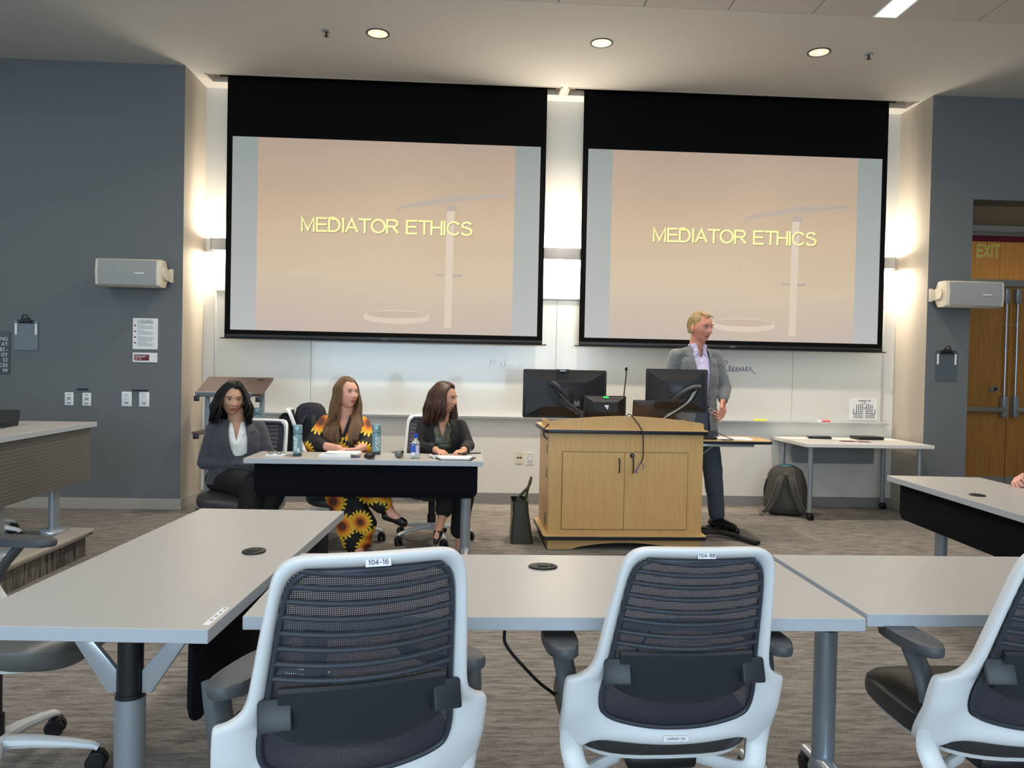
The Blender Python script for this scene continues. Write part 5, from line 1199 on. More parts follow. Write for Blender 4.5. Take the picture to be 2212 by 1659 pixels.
def hand_bm(curl=(.3, .35, .4, .45), thumb=.4, side=1, spread=.06, sc=1.0):
    """hand along -Y from the wrist at the origin, palm facing -Z; side +1: thumb towards +X"""
    bm = NB()
    for k, x in enumerate((-.026, -.009, .009, .026)): capsule(bm, (x*.55*side*-1, 0, 0), .013, (x*side*-1, -.085, .0), .0125, sq=.95)
    lens = [(.044, .027, .021), (.048, .031, .022), (.045, .028, .021), (.035, .021, .019)]
    for k in range(4):
        x = side*(.027-.018*k); p = V((x, -.083, .002)); a = 0; yawf = side*(.5*spread*(1.5-k)); 
        for seg in range(3):
            a += curl[k]*(1.0 if seg else .8); d = V((sin(yawf), -cos(yawf)*cos(a), -sin(a))); q = p+d*lens[k][seg]; r = (.0092, .0083, .0074)[seg]*(1 if k < 3 else .88)
            capsule(bm, p, r, q, r*.93); p = q
    p = V((side*.022, -.018, -.004)); d = V((side*.75, -.62, -.25-thumb*.3)).normalized(); q = p+d*.045; capsule(bm, p, .0145, q, .0105)
    d2 = V((side*(.45-thumb*.6), -.85, -.15-thumb*.35)).normalized(); q2 = q+d2*.032; capsule(bm, q, .0105, q2, .0090); q3 = q2+(d2+V((-side*thumb*.3, 0, -thumb*.2))).normalized()*.022; capsule(bm, q2, .009, q3, .0078)
    out = fuse(bm, .0028, 2)
    if sc != 1: out.transform(Matrix.Scale(sc, 4))
    return out
def aim(loc, ydir, zdir):
    """matrix whose local -Y points along ydir and local +Z roughly along zdir"""
    y = -V(ydir).normalized(); z = V(zdir); x = y.cross(z).normalized(); z = x.cross(y)
    m = Matrix((x, y, z)).transposed().to_4x4(); m.translation = V(loc); return m
def cut_front(bm, poly, tr=None, facing=-1, ymax=None):
    """open a garment: drop front faces whose centre projects into the outline (x, z)"""
    def inside(x, z):
        c = False; n = len(poly); j = n-1
        for i in range(n):
            (xi, zi), (xj, zj) = poly[i], poly[j]
            if (zi > z) != (zj > z) and x < (xj-xi)*(z-zi)/(zj-zi)+xi: c = not c
            j = i
        return c
    bm.normal_update(); dl = []
    for f in bm.faces:
        c = f.calc_center_median()
        if inside(c.x, c.z) and f.normal.y*facing > -.15 and (ymax is None or c.y < ymax): dl.append(f)
    bmesh.ops.delete(bm, geom=dl, context='FACES'); return bm
def drape(src, poly, off, th, step=.006, y0=-1.5, extra=None):
    """a cloth patch with outline (x, z) laid on the front of bmesh src, off metres proud and th thick"""
    tree = BVHTree.FromBMesh(src); xs = [p[0] for p in poly]; zs = [p[1] for p in poly]
    from mathutils.geometry import delaunay_2d_cdt
    pts = []; n = len(poly)
    for i in range(n):
        a, b = poly[i], poly[(i+1) % n]; L = hypot(b[0]-a[0], b[1]-a[1]); k = max(1, int(L/step))
        for q in range(k): pts.append(V((a[0]+(b[0]-a[0])*q/k, a[1]+(b[1]-a[1])*q/k)))
    nb = len(pts); edges = [(i, (i+1) % nb) for i in range(nb)]
    x = min(xs)+step*.5
    while x < max(xs):
        z = min(zs)+step*.5
        while z < max(zs): pts.append(V((x, z))); z += step
        x += step
    vs, es, fs, *_ = delaunay_2d_cdt(pts, edges, [], 1, 1e-5)
    bm = NB(); F, B = [], []; last = None
    hits = []
    for p in vs:
        h = tree.ray_cast(V((p[0], y0, p[1])), V((0, 1, 0)))
        hits.append(h[0].y if h[0] is not None else None)
    ok = [h for h in hits if h is not None]
    if not ok: return bm
    for p, h in zip(vs, hits):
        if h is None:
            near = min(((hypot(p[0]-q[0], p[1]-q[1]), hh) for q, hh in zip(vs, hits) if hh is not None), key=lambda t: t[0]); h = near[1]
        e = extra(p[0], p[1]) if extra else 0
        F.append(bm.verts.new((p[0], h-off-th-e, p[1]))); B.append(bm.verts.new((p[0], h-off+.004-e*.0, p[1])))
    cnt = {}
    for f in fs:
        bm.faces.new([F[i] for i in f]); bm.faces.new([B[i] for i in f][::-1])
        for i in range(len(f)):
            k = tuple(sorted((f[i], f[(i+1) % len(f)]))); cnt[k] = cnt.get(k, 0)+1
    for (a, b), c in cnt.items():
        if c == 1: bm.faces.new((F[a], F[b], B[b], B[a]))
    return bm
def locks(bm, specs, ra=.010, n=7, flat=.55):
    for pts, r in specs:
        P = spline(pts, 5); L = len(P); tube(bm, P, [max(.0012, r*(min(1, (i+2)/4))*(1 if i < L*.72 else max(.12, 1-(i-L*.72)/(L*.28)))) for i in range(L)], n, flat=flat)
def hair_set(side_len, back_len, part=0.0, w=.088, d=.105, h=.128, face=48, N=34, wave=.0, drift=.0, r=.0125, vol=1.0, curl_in=0.0, seed=1, front_sweep=0.0, len_fn=None):
    """long hair: a scalp cap plus many tapered locks from the parting, falling to given lengths"""
    rnd = random.Random(seed); out = NB(); sp = []
    def sph(az, pol, k=1.0):  # az: 0 front(-Y), + to the right side
        return V((w*k*sin(pol)*sin(az), -d*k*sin(pol)*cos(az)+.012, h*k*cos(pol)))
    for sgn in (-1, 1):
        for layer, lk in ((0, 1.0), (1, 1.055)):
            for i in range(N):
                s = (i+.5*layer+rnd.random()*.4)/N
                az = sgn*radians(face+(180-face)*s)
                L = side_len+(back_len-side_len)*s+rnd.uniform(-.02, .02)
                if len_fn: L = len_fn(sgn, s)+rnd.uniform(-.015, .015)
                p0 = V((part, -.070+.10*s, 0)); p0.z = h*lk*sqrt(max(.05, 1-(p0.x/w)**2-((p0.y-.012)/d)**2))
                mid_az = sgn*radians((face*.55+(180-face)*s)*.9+6)
                pts = [p0, p0*.35+sph(mid_az, radians(38), lk)*.68, sph(az*.97, radians(66), lk), sph(az, radians(94), lk*vol)]
                p = pts[-1].copy(); ph = rnd.uniform(0, 6.28) if wave else 0; k = 0; step = .042
                radial = V((sin(az), -cos(az), 0))
                while k*step < L:
                    k += 1; t = k*step/L
                    q = p+V((0, 0, -step*k)); q += radial*(.012*sin(min(1, t*1.6)*pi)*1.0-.02*t*curl_in-(.022*t if not curl_in else 0))
                    q += V((sin(ph+k*.9), cos(ph+k*.8), 0))*wave*min(1, t*1.4); q.y += drift*t; pts.append(q)
                sp.append((pts, r*rnd.uniform(.8, 1.15)))
    locks(out, sp)
    cap = NB(); ellipsoid(cap, (0, .014, .0), (w*.985, d*.97, h*.985), 32, 24)
    dl = [f for f in cap.faces if (f.calc_center_median().y < -.015 and f.calc_center_median().z < .088) or f.calc_center_median().z < -.05]
    bmesh.ops.delete(cap, geom=dl, context='FACES'); join(out, cap)
    return out
def V3(*a): return V(a)
def matR(loc, yaw=0, pitch=0, roll=0, sc=1.0):
    return Matrix.Translation(loc) @ Matrix.Rotation(radians(yaw), 4, 'Z') @ Matrix.Rotation(radians(pitch), 4, 'X') @ Matrix.Rotation(radians(roll), 4, 'Y') @ Matrix.Scale(sc, 4)
def person(lab, loc, rz, body, mats):
    t = thing('person', lab, 'person', loc, radians(rz))
    b = ob('body', body, mats, t, 60); return t, b
def local(loc, rz, p):
    d = V(p)-V((loc[0], loc[1], 0)); a = -radians(rz); return V((d.x*cos(a)-d.y*sin(a), d.x*sin(a)+d.y*cos(a), d.z))

# ---- seated woman, grey blazer
def woman_grey():
    loc, rz = (-1.63, 5.47, 0), 16; Lc = lambda *p: local(loc, rz, p)
    HM = matR((-.030, -.05, 1.060), 9, 2, 2, .96)
    sh = [(-.145, -.01, .858), (.145, -.01, .858)]; el = [(-.205, -.02, .625), (.215, -.02, .645)]; wr = [(.21, -.19, .60), (.27, -.16, .595)]
    hipL, hipR = Lc(-1.72, 5.50, .50), Lc(-1.56, 5.48, .51); knL, knR = Lc(-1.42, 5.16, .50), Lc(-1.26, 5.22, .56); anL, anR = Lc(-1.48, 5.18, .10), Lc(-1.38, 5.24, .28)
    bm = NB(); loft(bm, [((0, .04, .46), .155, .11, 0), ((0, .02, .6), .135, .10, 0), ((0, .0, .76), .145, .10, 0), ((0, -.01, .85), .11, .075, 0), ((0, -.01, .895), .06, .052, 0)])
    capsule(bm, (0, .0, .87), .058, (-.01, -.022, .985), .056)
    for s in (0, 1): chain(bm, [sh[s], el[s], wr[s]], [.045, .038, .026])
    chain(bm, [hipL, knL, anL], [.075, .055, .035]); chain(bm, [hipR, knR, anR], [.075, .055, .035])
    for a in (anL, anR): chain(bm, [a, a+V((.0, -.05, -.05)), a+V((.02, -.15, -.06))], [.035, .032, .022])
    body = fuse(bm, .008, 3)
    join(body, head_bm(jaw=.25, nose=1.0, age=1.0, wide=1.03), 0, HM)
    for s, w_ in ((-1, wr[0]), (1, wr[1])): join(body, hand_bm(curl=(.35, .4, .45, .5), side=-s), 0, aim(w_, (-s*.5, -.75, -.1), (0, 0, 1)))
    t, b = person('seated woman with black bob, charcoal blazer and white blouse at the table\'s left end', loc, rz, body, ['skin_olive', 'lip_rose'])
    head_extras(b, HM)
    bm = NB(); loft(bm, [((0, .04, .50), .165, .125, 0), ((0, .02, .6), .148, .118, 0), ((0, .0, .76), .158, .118, 0), ((0, -.01, .85), .120, .092, 0), ((0, -.005, .905), .066, .062, 0)])
    sh_ = fuse(bm, .006, 3, .004, (12, 12, 25)); ref = sh_.copy(); cut_front(sh_, [(-.05, .93), (.005, .765), (.052, .93)]); ob('blouse', sh_, 'blouse_white', t, 60)
    for s in (-1, 1):
        c = drape(ref, [(s*.030, .915), (s*.052, .900), (s*.060, .850), (s*.010, .74), (s*-.004, .755)], .002, .005); ob('blouse_collar', c, 'blouse_white', t, 50)
    for z in (.72, .665, .61):
        h = BVHTree.FromBMesh(ref).ray_cast(V((.004, -1, z)), V((0, 1, 0)))[0]; bm = NB(); ellipsoid(bm, (.004, h.y-.003, z), (.005, .003, .005), 10, 8); ob('button', bm, 'paper', t)
    bm = NB(); loft(bm, [((.0, .05, .47), .20, .155, 0), ((0, .03, .56), .185, .15, 0), ((0, .01, .66), .168, .136, 0), ((0, .0, .76), .170, .136, 0), ((0, -.005, .84), .168, .115, 0), ((0, .0, .885), .13, .09, 0), ((0, .005, .915), .075, .072, 0)])
    for s in (0, 1):
        k = 2*s-1; capsule(bm, (k*.05, 0, .882), .042, (sh[s][0], sh[s][1], .862), .050)
        chain(bm, [sh[s], el[s], tuple(V(el[s]).lerp(V(wr[s]), .97))], [.056, .050, .040])
    jk = fuse(bm, .0065, 3, .0045, (9, 9, 26), 2); ref2 = jk.copy()
    cut_front(jk, [(-.045, .94), (-.066, .86), (-.045, .75), (-.01, .672), (.03, .668), (.078, .668), (.078, .69), (.075, .80), (.058, .90), (.045, .94)], ymax=0); ob('blazer', jk, 'blazer_grey', t, 60)
    ob('front_closure', drape(ref2, [(-.035, .705), (-.004, .676), (.04, .680), (.095, .715), (.108, .62), (-.01, .62)], .003, .005), 'blazer_grey', t, 50)
    for s, pl in ((-1, [(-.045, .93), (-.078, .905), (-.118, .850), (-.090, .835), (-.118, .825), (-.060, .68), (.004, .58), (-.028, .70), (-.052, .82)]), (1, [(.045, .93), (.078, .905), (.125, .850), (.088, .835), (.128, .815), (.115, .70), (.088, .60), (.070, .66), (.070, .80), (.055, .90)])):
        ob('lapel', drape(ref2, pl, .004, .006), 'blazer_grey', t, 50)
    for pt in [(.088, .655)]:
        h = BVHTree.FromBMesh(ref2).ray_cast(V((pt[0], -1, pt[1])), V((0, 1, 0)))[0]; bm = NB(); ellipsoid(bm, (pt[0], h.y-.004, pt[1]), (.010, .004, .010), 12, 8); ob('blazer_button', bm, 'rubber', t)
    bm = NB(); loft(bm, [((0, .06, .44), .19, .15, 0), ((0, .05, .56), .17, .14, 0)])
    chain(bm, [hipL+V((-.02, 0, .0)), knL], [.105, .082]); chain(bm, [knL, anL+V((0, 0, .02))], [.082, .082]); chain(bm, [hipR, knR, anR], [.102, .080, .075])
    ob('trousers', fuse(bm, .008, 4, .006, (12, 12, 12), 5), 'trouser_black', t, 60)
    hr = hair_set(.125, .145, part=.018, w=.096, d=.110, h=.128, face=46, N=34, wave=.016, vol=1.18, r=.016, seed=3, curl_in=-.7)
    o = ob('hair', hr, 'hair_black', t, 60); o.matrix_local = HM
woman_grey()

# ---- seated woman, sunflower dress
def woman_sun():
    loc, rz = (-.925, 5.70, 0), 4; Lc = lambda *p: local(loc, rz, p)
    HM = matR((.02, -.05, 1.108), 41, -7, 0, .94)
    sh = [(-.135, 0, .893), (.135, 0, .893)]; el = [Lc(-1.115, 5.55, .745), Lc(-.735, 5.55, .745)]; wr = [Lc(-.905, 5.385, .735), Lc(-.775, 5.355, .737)]
    hp = [Lc(-1.0, 5.70, .53), Lc(-.85, 5.70, .54)]; kn = [Lc(-.88, 5.30, .52), Lc(-.80, 5.27, .60)]; an = [Lc(-.755, 5.27, .095), Lc(-.535, 5.19, .355)]
    bm = NB(); loft(bm, [((0, .04, .46), .155, .12, 0), ((0, .02, .6), .13, .105, 0), ((0, .0, .78), .145, .105, 0), ((0, 0, .88), .135, .075, 0), ((0, 0, .92), .07, .055, 0)])
    capsule(bm, (0, .0, .90), .058, (.012, -.02, 1.03), .056)
    for s in (0, 1): chain(bm, [sh[s], el[s], wr[s]], [.045, .036, .026])
    for s in (0, 1): chain(bm, [hp[s], kn[s], an[s]], [.075, .055, .034])
    f1 = [an[0], Lc(-.73, 5.21, .05), Lc(-.70, 5.12, .032)]; f2 = [an[1], Lc(-.52, 5.165, .33), Lc(-.455, 5.15, .285)]
    chain(bm, f1, [.034, .033, .025]); chain(bm, f2, [.034, .032, .026])
    body = fuse(bm, .008, 3); join(body, head_bm(jaw=.22, nose=.85, age=.25, wide=1.04), 0, HM)
    join(body, hand_bm(curl=(.15, .2, .2, .25), side=1, sc=.92), 0, aim(wr[0], (.9, -.25, -.05), (0, .1, 1))); join(body, hand_bm(curl=(.15, .2, .2, .25), side=-1, sc=.92), 0, aim(wr[1], (-.75, -.3, -.02), (0, .1, 1)))
    t, b = person('seated woman with very long light brown hair and a black dress printed with sunflowers', loc, rz, body, ['skin_fair', 'lip_pale'])
    head_extras(b, HM, brow='brow_light')
    bm = NB(); loft(bm, [((0, .05, .45), .19, .15, 0), ((0, .03, .56), .165, .135, 0), ((0, .0, .68), .155, .128, 0), ((0, -.005, .78), .172, .134, 0), ((0, 0, .87), .160, .105, 0), ((0, 0, .915), .105, .082, 0), ((0, 0, .94), .072, .068, 0)])
    for s in (0, 1):
        k = 2*s-1; capsule(bm, (k*.06, 0, .905), .038, (sh[s][0], 0, .893), .048); q = V(el[s]).lerp(V(wr[s]), .35)
        chain(bm, [sh[s], V(sh[s]).lerp(V(el[s]), .5)+V((k*.01, 0, 0)), el[s], q], [.052, .060, .062, .050])
    chain(bm, [hp[0], kn[0]], [.115, .10]); chain(bm, [hp[1], kn[1]], [.115, .095])
    k0 = an[0]+V((-.02, 0, .02)); chain(bm, [kn[0]+V((-.02, 0, 0)), k0], [.115, .085]); chain(bm, [kn[0]+V((.05, 0, -.05)), an[0]+V((.03, .01, .03))], [.09, .07]); chain(bm, [kn[1], an[1]+V((-.05, .0, .04))], [.10, .072]); capsule(bm, kn[0], .08, an[1]+V((-.13, .02, -.10)), .05)
    capsule(bm, kn[0]+V((.02, .02, -.12)), .10, an[1]+V((-.15, .04, -.14)), .06); dr = fuse(bm, .0065, 4, .007, (16, 16, 9), 8); ref = dr.copy()
    cut_front(dr, [(-.042, .96), (.006, .815), (.05, .96)]); cut_front(dr, []) if False else None
    ob('sunflower_dress', dr, 'sunflower_print', t, 60)
    for s in (-1, 1): ob('neckline_band', drape(ref, [(s*.046, .955), (s*.066, .945), (s*.018, .795), (s*-.004, .800)], .002, .004), 'trouser_black', t, 50)
    bm = NB(); chain(bm, [V(f1[1])+V((0, .05, -.012)), V(f1[1])+V((0, -.01, -.012)), V(f1[2])+V((.004, -.02, -.004))], [.034, .037, .028]); ob('shoe', fuse(bm, .005, 2), 'shoe_black', t, 60)
    bm = NB(); chain(bm, [V(f2[1])+V((-.035, .02, -.02)), V(f2[1])+V((.02, 0, -.03)), V(f2[2])+V((.018, -.01, -.012))], [.030, .032, .030]); ob('shoe', fuse(bm, .005, 2), 'shoe_black', t, 60)
    # hair: rotate with the head but fall on the chest
    rnd = random.Random(5); out = hair_set(.0, .0, part=.004, w=.085, d=.104, h=.126, face=58, N=0, r=.004, seed=4); R_ = HM.to_3x3(); sp = []
    def fall(sgn, s, lk):
        az = sgn*radians(60+118*s)
        p0 = V((.004, -.072+.10*s, 0)); p0.z = .126*lk*sqrt(max(.05, 1-(p0.x/.085)**2-((p0.y-.012)/.104)**2))
        S = lambda a, pol, k: V((.085*k*sin(pol)*sin(a), -.104*k*sin(pol)*cos(a)+.012, .126*k*cos(pol)))
        pts = [p0, p0*.35+S(az*.9, radians(38), lk)*.68, S(az*.98, radians(66), lk), S(az, radians(92), lk*1.02)]
        pts = [HM @ p for p in pts]; e = pts[-1]; a = e.x
        # choose the target on the chest or behind the back in body space
        front = e.y < .035 or s < .42
        side = -1 if (e.x < .01) else 1
        f = rnd.random()
        if front:
            tx = (-.135+.11*f) if side < 0 else (.045+.105*f); yy = -.150+.10*abs(tx)/.14*.6; zb = .735+rnd.uniform(-.02, .05)
            mid = [V((e.x*.9+tx*.12+side*.012, e.y-.012, e.z-.08)), V((e.x*.45+tx*.55, min(e.y, -.06)-.01, .935)), V((tx*1.0, yy-.005, .865)), V((tx+rnd.uniform(-.015, .015), yy-.022, .80)), V((tx*.92+rnd.uniform(-.02, .02), yy-.028, zb))]
        else:
            tx = e.x*1.1; mid = [V((e.x*1.05, e.y+.01, e.z-.1)), V((e.x*1.15, .09, .92)), V((e.x*1.2, .13, .82)), V((e.x*1.2, .14, .72+rnd.uniform(-.02, .02)))]
        return pts+mid
    for sgn in (-1, 1):
        for lk in (1.0, 1.06):
            for i in range(34): sp.append((fall(sgn, (i+rnd.random())/34, lk), .0105*rnd.uniform(.8, 1.15)))
    hh = NB(); locks(hh, sp); join(hh, out, 0, HM); ob('hair', hh, 'hair_brown', t, 60)
woman_sun()

# ---- seated woman, black blazer
def woman_black():
    loc, rz = (-.215, 5.72, 0), 6; Lc = lambda *p: local(loc, rz, p)
    HM = matR((.015, -.025, 1.082), 62, 2, 0, .93)
    sh = [(-.135, 0, .880), (.135, 0, .880)]; el = [(-.170, -.12, .735), (.185, -.13, .745)]; wr = [(-.06, -.335, .735), (.13, -.355, .735)]
    hp = [(-.08, .0, .53), (.08, 0, .53)]; kn = [Lc(-.14, 5.30, .56), Lc(-.03, 5.33, .52)]; an = [Lc(-.185, 5.25, .285), Lc(-.065, 5.37, .115)]
    bm = NB(); loft(bm, [((0, .04, .46), .15, .11, 0), ((0, .02, .6), .125, .10, 0), ((0, .0, .76), .14, .10, 0), ((0, 0, .865), .13, .075, 0), ((0, 0, .90), .065, .052, 0)])
    capsule(bm, (0, .0, .88), .050, (.008, -.008, 1.01), .047); chain(bm, [(.03, -.03, .89), (-.02, -.03, .985)], [.02, .02])
    for s in (0, 1): chain(bm, [sh[s], el[s], wr[s]], [.043, .036, .026]); chain(bm, [hp[s], kn[s], an[s]], [.072, .052, .032])
    f1 = [an[0], Lc(-.20, 5.20, .24), Lc(-.215, 5.135, .17)]; f2 = [an[1], Lc(-.06, 5.33, .05), Lc(-.05, 5.23, .030)]
    chain(bm, f1, [.032, .030, .022]); chain(bm, f2, [.032, .030, .022])
    body = fuse(bm, .008, 3); join(body, head_bm(jaw=.26, nose=1.1, age=.5), 0, HM)
    join(body, hand_bm(side=1, sc=.9), 0, aim(wr[0], (.35, -.9, -.02), (0, 0, 1))); join(body, hand_bm(side=-1, sc=.9), 0, aim(wr[1], (-.4, -.85, -.02), (0, 0, 1)))
    t, b = person('seated woman with wavy dark brown hair, black blazer and olive blouse looking to the right', loc, rz, body, ['skin_tan', 'lip_rose'])
    head_extras(b, HM)
    bm = NB(); loft(bm, [((0, .04, .50), .16, .125, 0), ((0, .02, .6), .142, .116, 0), ((0, .0, .76), .154, .118, 0), ((0, 0, .865), .145, .090, 0), ((0, 0, .905), .072, .066, 0)])
    bl = fuse(bm, .006, 3, .007, (9, 9, 30), 4); ref = bl.copy(); cut_front(bl, [(-.052, .93), (.004, .79), (.055, .93)]); ob('blouse', bl, 'blouse_olive', t, 60)
    for s in (-1, 1): ob('blouse_collar', drape(ref, [(s*.035, .915), (s*.085, .895), (s*.082, .845), (s*.045, .825), (s*.004, .775), (s*-.002, .79)], .002, .006), 'blouse_olive', t, 50)
    bm = NB(); loft(bm, [((.0, .05, .49), .19, .15, 0), ((0, .03, .58), .172, .145, 0), ((0, .01, .68), .16, .132, 0), ((0, .0, .78), .162, .132, 0), ((0, 0, .85), .162, .106, 0), ((0, 0, .893), .12, .085, 0), ((0, .005, .918), .075, .07, 0)])
    for s in (0, 1):
        k = 2*s-1; capsule(bm, (k*.05, 0, .893), .040, (sh[s][0], 0, .878), .048); chain(bm, [sh[s], el[s], tuple(V(el[s]).lerp(V(wr[s]), .82))], [.052, .048, .038])
    jk = fuse(bm, .0065, 3, .0045, (9, 9, 26), 7); ref2 = jk.copy()
    cut_front(jk, [(-.045, .95), (-.078, .88), (-.075, .74), (-.075, .48), (.085, .48), (.080, .74), (.078, .88), (.045, .95)], ymax=0); ob('blazer', jk, 'blazer_black', t, 60)
    for s in (-1, 1): ob('lapel', drape(ref2, [(s*.05, .935), (s*.082, .905), (s*.112, .86), (s*.10, .78), (s*.085, .60), (s*.068, .60), (s*.066, .80), (s*.066, .88)], .004, .006), 'blazer_black', t, 50)
    bm = NB(); loft(bm, [((0, .06, .44), .18, .15, 0), ((0, .05, .55), .165, .14, 0)]); chain(bm, [hp[0], kn[0], an[0]+V((.015, .02, .055))], [.10, .075, .062]); chain(bm, [hp[1], kn[1], an[1]+V((0, 0, .07))], [.10, .078, .066])
    ob('trousers', fuse(bm, .008, 4, .006, (12, 12, 12), 5), 'trouser_black', t, 60)
    # court shoes
    for f in (f1, f2):
        bm = NB(); a, c, d = V(f[0]), V(f[1]), V(f[2]); chain(bm, [a+(c-a)*.75+V((0, .02, -.012)), c.lerp(d, .45)+V((0, 0, -.010)), d+(d-c)*.22+V((0, 0, -.004))], [.026, .032, .018]); cyl(bm, tuple(a+V((0, .035, -.03))), tuple(a+V((-.0, .045, -.105 if f is f1 else -.085))), .014, .010, 10)
        ob('shoe', fuse(bm, .0045, 2), 'shoe_black', t, 60)
    # necklaces and earring
    tree = BVHTree.FromBMesh(ref)
    def on(x, z, o_=.008): h = tree.ray_cast(V((x, -1, z)), V((0, 1, 0)))[0]; return (x, (h.y if h else -.08)-o_, z)
    bm = NB(); tube(bm, [on(x, z) for x, z in ((-.055, .875), (-.04, .82), (-.028, .77), (-.016, .72), (-.006, .70))], .0016, 6); tube(bm, [on(x, z) for x, z in ((.055, .875), (.042, .82), (.030, .77), (.010, .72), (-.004, .70))], .0016, 6)
    nk = ob('long_necklace', bm, 'gold', t)
    bm = NB(); c = on(-.006, .668, .014)
    for rr, dz in ((.013, 0), (.021, -.010), (.012, -.018)): tube(bm, [(c[0]+rr*cos(a), c[1], c[2]+dz+rr*1.15*sin(a)) for a in [2*pi*k/4+.0 for k in range(4)]], .0026, 6, closed=True)
    ob('pendant', bm, 'gold', nk)
    bm = NB(); ellipsoid(bm, (.005, -.074, .845), (.004, .003, .004), 8, 6); ob('small_pendant', bm, 'gold', t)
    bm = NB(); ellipsoid(bm, (-.076, .004, -.045), (.004, .006, .010), 12, 8); o = ob('earring', bm, 'gold', t); o.matrix_local = HM
    hr = hair_set(.15, .20, part=.012, w=.090, d=.116, h=.128, face=62, N=30, wave=.022, vol=1.10, r=.0125, seed=11, curl_in=-.6, len_fn=lambda sg, s: (.13+.13*s if sg < 0 else .16+.06*s))
    o = ob('hair', hr, 'hair_dark_brown', t, 60); o.matrix_local = HM
woman_black()

# ---- standing man
def man():
    loc, rz = (1.855, 6.33, 0), 14; Lc = lambda *p: local(loc, rz, p)
    HM = matR((.008, -.045, 1.682), 20, 3, 0, 1.08)
    sh = [(-.182, .01, 1.445), (.182, .01, 1.445)]; el = [(-.25, .02, 1.18), Lc(2.105, 6.34, 1.185)]; wr = [(-.29, -.04, .93), Lc(2.055, 6.225, 1.085)]
    hp = [(-.09, .01, .92), (.09, .01, .92)]; kn = [Lc(1.80, 6.40, .50), Lc(2.02, 6.34, .50)]; an = [Lc(1.80, 6.46, .09), Lc(2.085, 6.405, .095)]
    toe = [Lc(1.83, 6.27, .03), Lc(2.185, 6.20, .03)]
    bm = NB(); loft(bm, [((0, .01, .86), .15, .11, 0), ((0, .01, 1.0), .145, .105, 0), ((0, 0, 1.15), .145, .105, 0), ((0, 0, 1.32), .148, .098, 0), ((0, .01, 1.41), .125, .076, 0), ((0, .01, 1.48), .072, .060, 0)])
    capsule(bm, (0, .015, 1.46), .064, (.004, -.012, 1.60), .062)
    for s in (0, 1): chain(bm, [sh[s], el[s], wr[s]], [.05, .042, .031]); chain(bm, [hp[s], kn[s], an[s]], [.085, .058, .04]); chain(bm, [an[s], V(an[s]).lerp(V(toe[s]), .35)-V((0, 0, .02))], [.036, .026])
    body = fuse(bm, .0085, 3); join(body, head_bm(jaw=.20, nose=.95, wide=1.03, age=1.3, mouth_open=.8, lips=.6, long=1.02), 0, HM)
    join(body, hand_bm(curl=(.3, .35, .4, .4), side=1, sc=1.05), 0, aim(wr[0], (.25, -.9, -.25), (0, -.3, 1)))
    HW = aim(V(wr[1])+V((0, 0, -.0)), (-.22, -.40, -.55), (.55, -.55, .45)); join(body, hand_bm(curl=(.55, .7, .8, .85), thumb=.75, side=1, sc=1.08), 0, HW)
    t, b = person('standing man in a grey suit with an open lilac shirt behind the podium', loc, rz, body, ['skin_ruddy', 'lip_pale'])
    head_extras(b, HM, brow='brow_light', open_=.75)
    bm = NB(); loft(bm, [((0, .01, .98), .150, .112, 0), ((0, .01, 1.03), .154, .115, 0), ((0, 0, 1.15), .158, .12, 0), ((0, 0, 1.32), .168, .118, 0), ((0, .01, 1.41), .148, .098, 0), ((0, .01, 1.47), .092, .076, 0), ((0, .008, 1.51), .076, .073, 0)])
    sh_ = fuse(bm, .007, 3, .003, (10, 10, 16)); ref = sh_.copy(); cut_front(sh_, [(-.040, 1.54), (.000, 1.41), (.042, 1.54)]); ob('shirt', sh_, 'shirt_lilac', t, 60)
    for s in (-1, 1):
        ob('shirt_collar', drape(ref, [(s*.036, 1.555), (s*.072, 1.545), (s*.088, 1.50), (s*.070, 1.445), (s*.022, 1.475), (s*.012, 1.455)], .003, .007, extra=lambda x, z: 0), 'shirt_lilac', t, 50)
    bm = NB(); h = drape(ref, [(-.012, 1.44), (.012, 1.44), (.012, 1.0), (-.012, 1.0)], .001, .003); ob('button_placket', h, 'shirt_lilac', t, 30)
    for z in (1.40, 1.31, 1.22, 1.13):
        q = BVHTree.FromBMesh(ref).ray_cast(V((0, -1, z)), V((0, 1, 0)))[0]; bm = NB(); ellipsoid(bm, (0, q.y-.006, z), (.0055, .003, .0055), 10, 6); ob('shirt_button', bm, 'paper', t)
    bm = NB(); loft(bm, [((0, .015, .835), .205, .150, 0), ((0, .015, .95), .198, .145, 0), ((0, .01, 1.12), .180, .136, 0), ((0, .005, 1.30), .190, .138, 0), ((0, .01, 1.40), .182, .120, 0), ((0, .012, 1.465), .125, .092, 0), ((0, .015, 1.52), .082, .082, 0)])
    for s in (0, 1):
        k = 2*s-1; capsule(bm, (k*.06, .012, 1.482), .044, (sh[s][0]*.98, sh[s][1], 1.450), .054); chain(bm, [sh[s], el[s], tuple(V(el[s]).lerp(V(wr[s]), .86))], [.062, .056, .046])
    jk = fuse(bm, .0075, 3, .005, (7, 7, 17), 3); ref2 = jk.copy()
    cut_front(jk, [(-.05, 1.56), (-.088, 1.47), (-.070, 1.30), (-.050, 1.10), (-.085, .80), (.075, .80), (.050, 1.10), (.066, 1.30), (.082, 1.47), (.05, 1.56)], ymax=0); ob('suit_jacket', jk, 'suit_grey', t, 60)
    for s in (-1, 1):
        ob('lapel', drape(ref2, [(s*.052, 1.55), (s*.085, 1.525), (s*.135, 1.455), (s*.098, 1.445), (s*.140, 1.425), (s*.115, 1.30), (s*.058, 1.10), (s*.046, 1.12), (s*.062, 1.30), (s*.078, 1.47)], .004, .006), 'suit_grey', t, 50)
    bm = NB(); loft(bm, [((0, .02, .80), .17, .125, 0), ((0, .02, .93), .172, .132, 0), ((0, .015, 1.04), .166, .127, 0)])
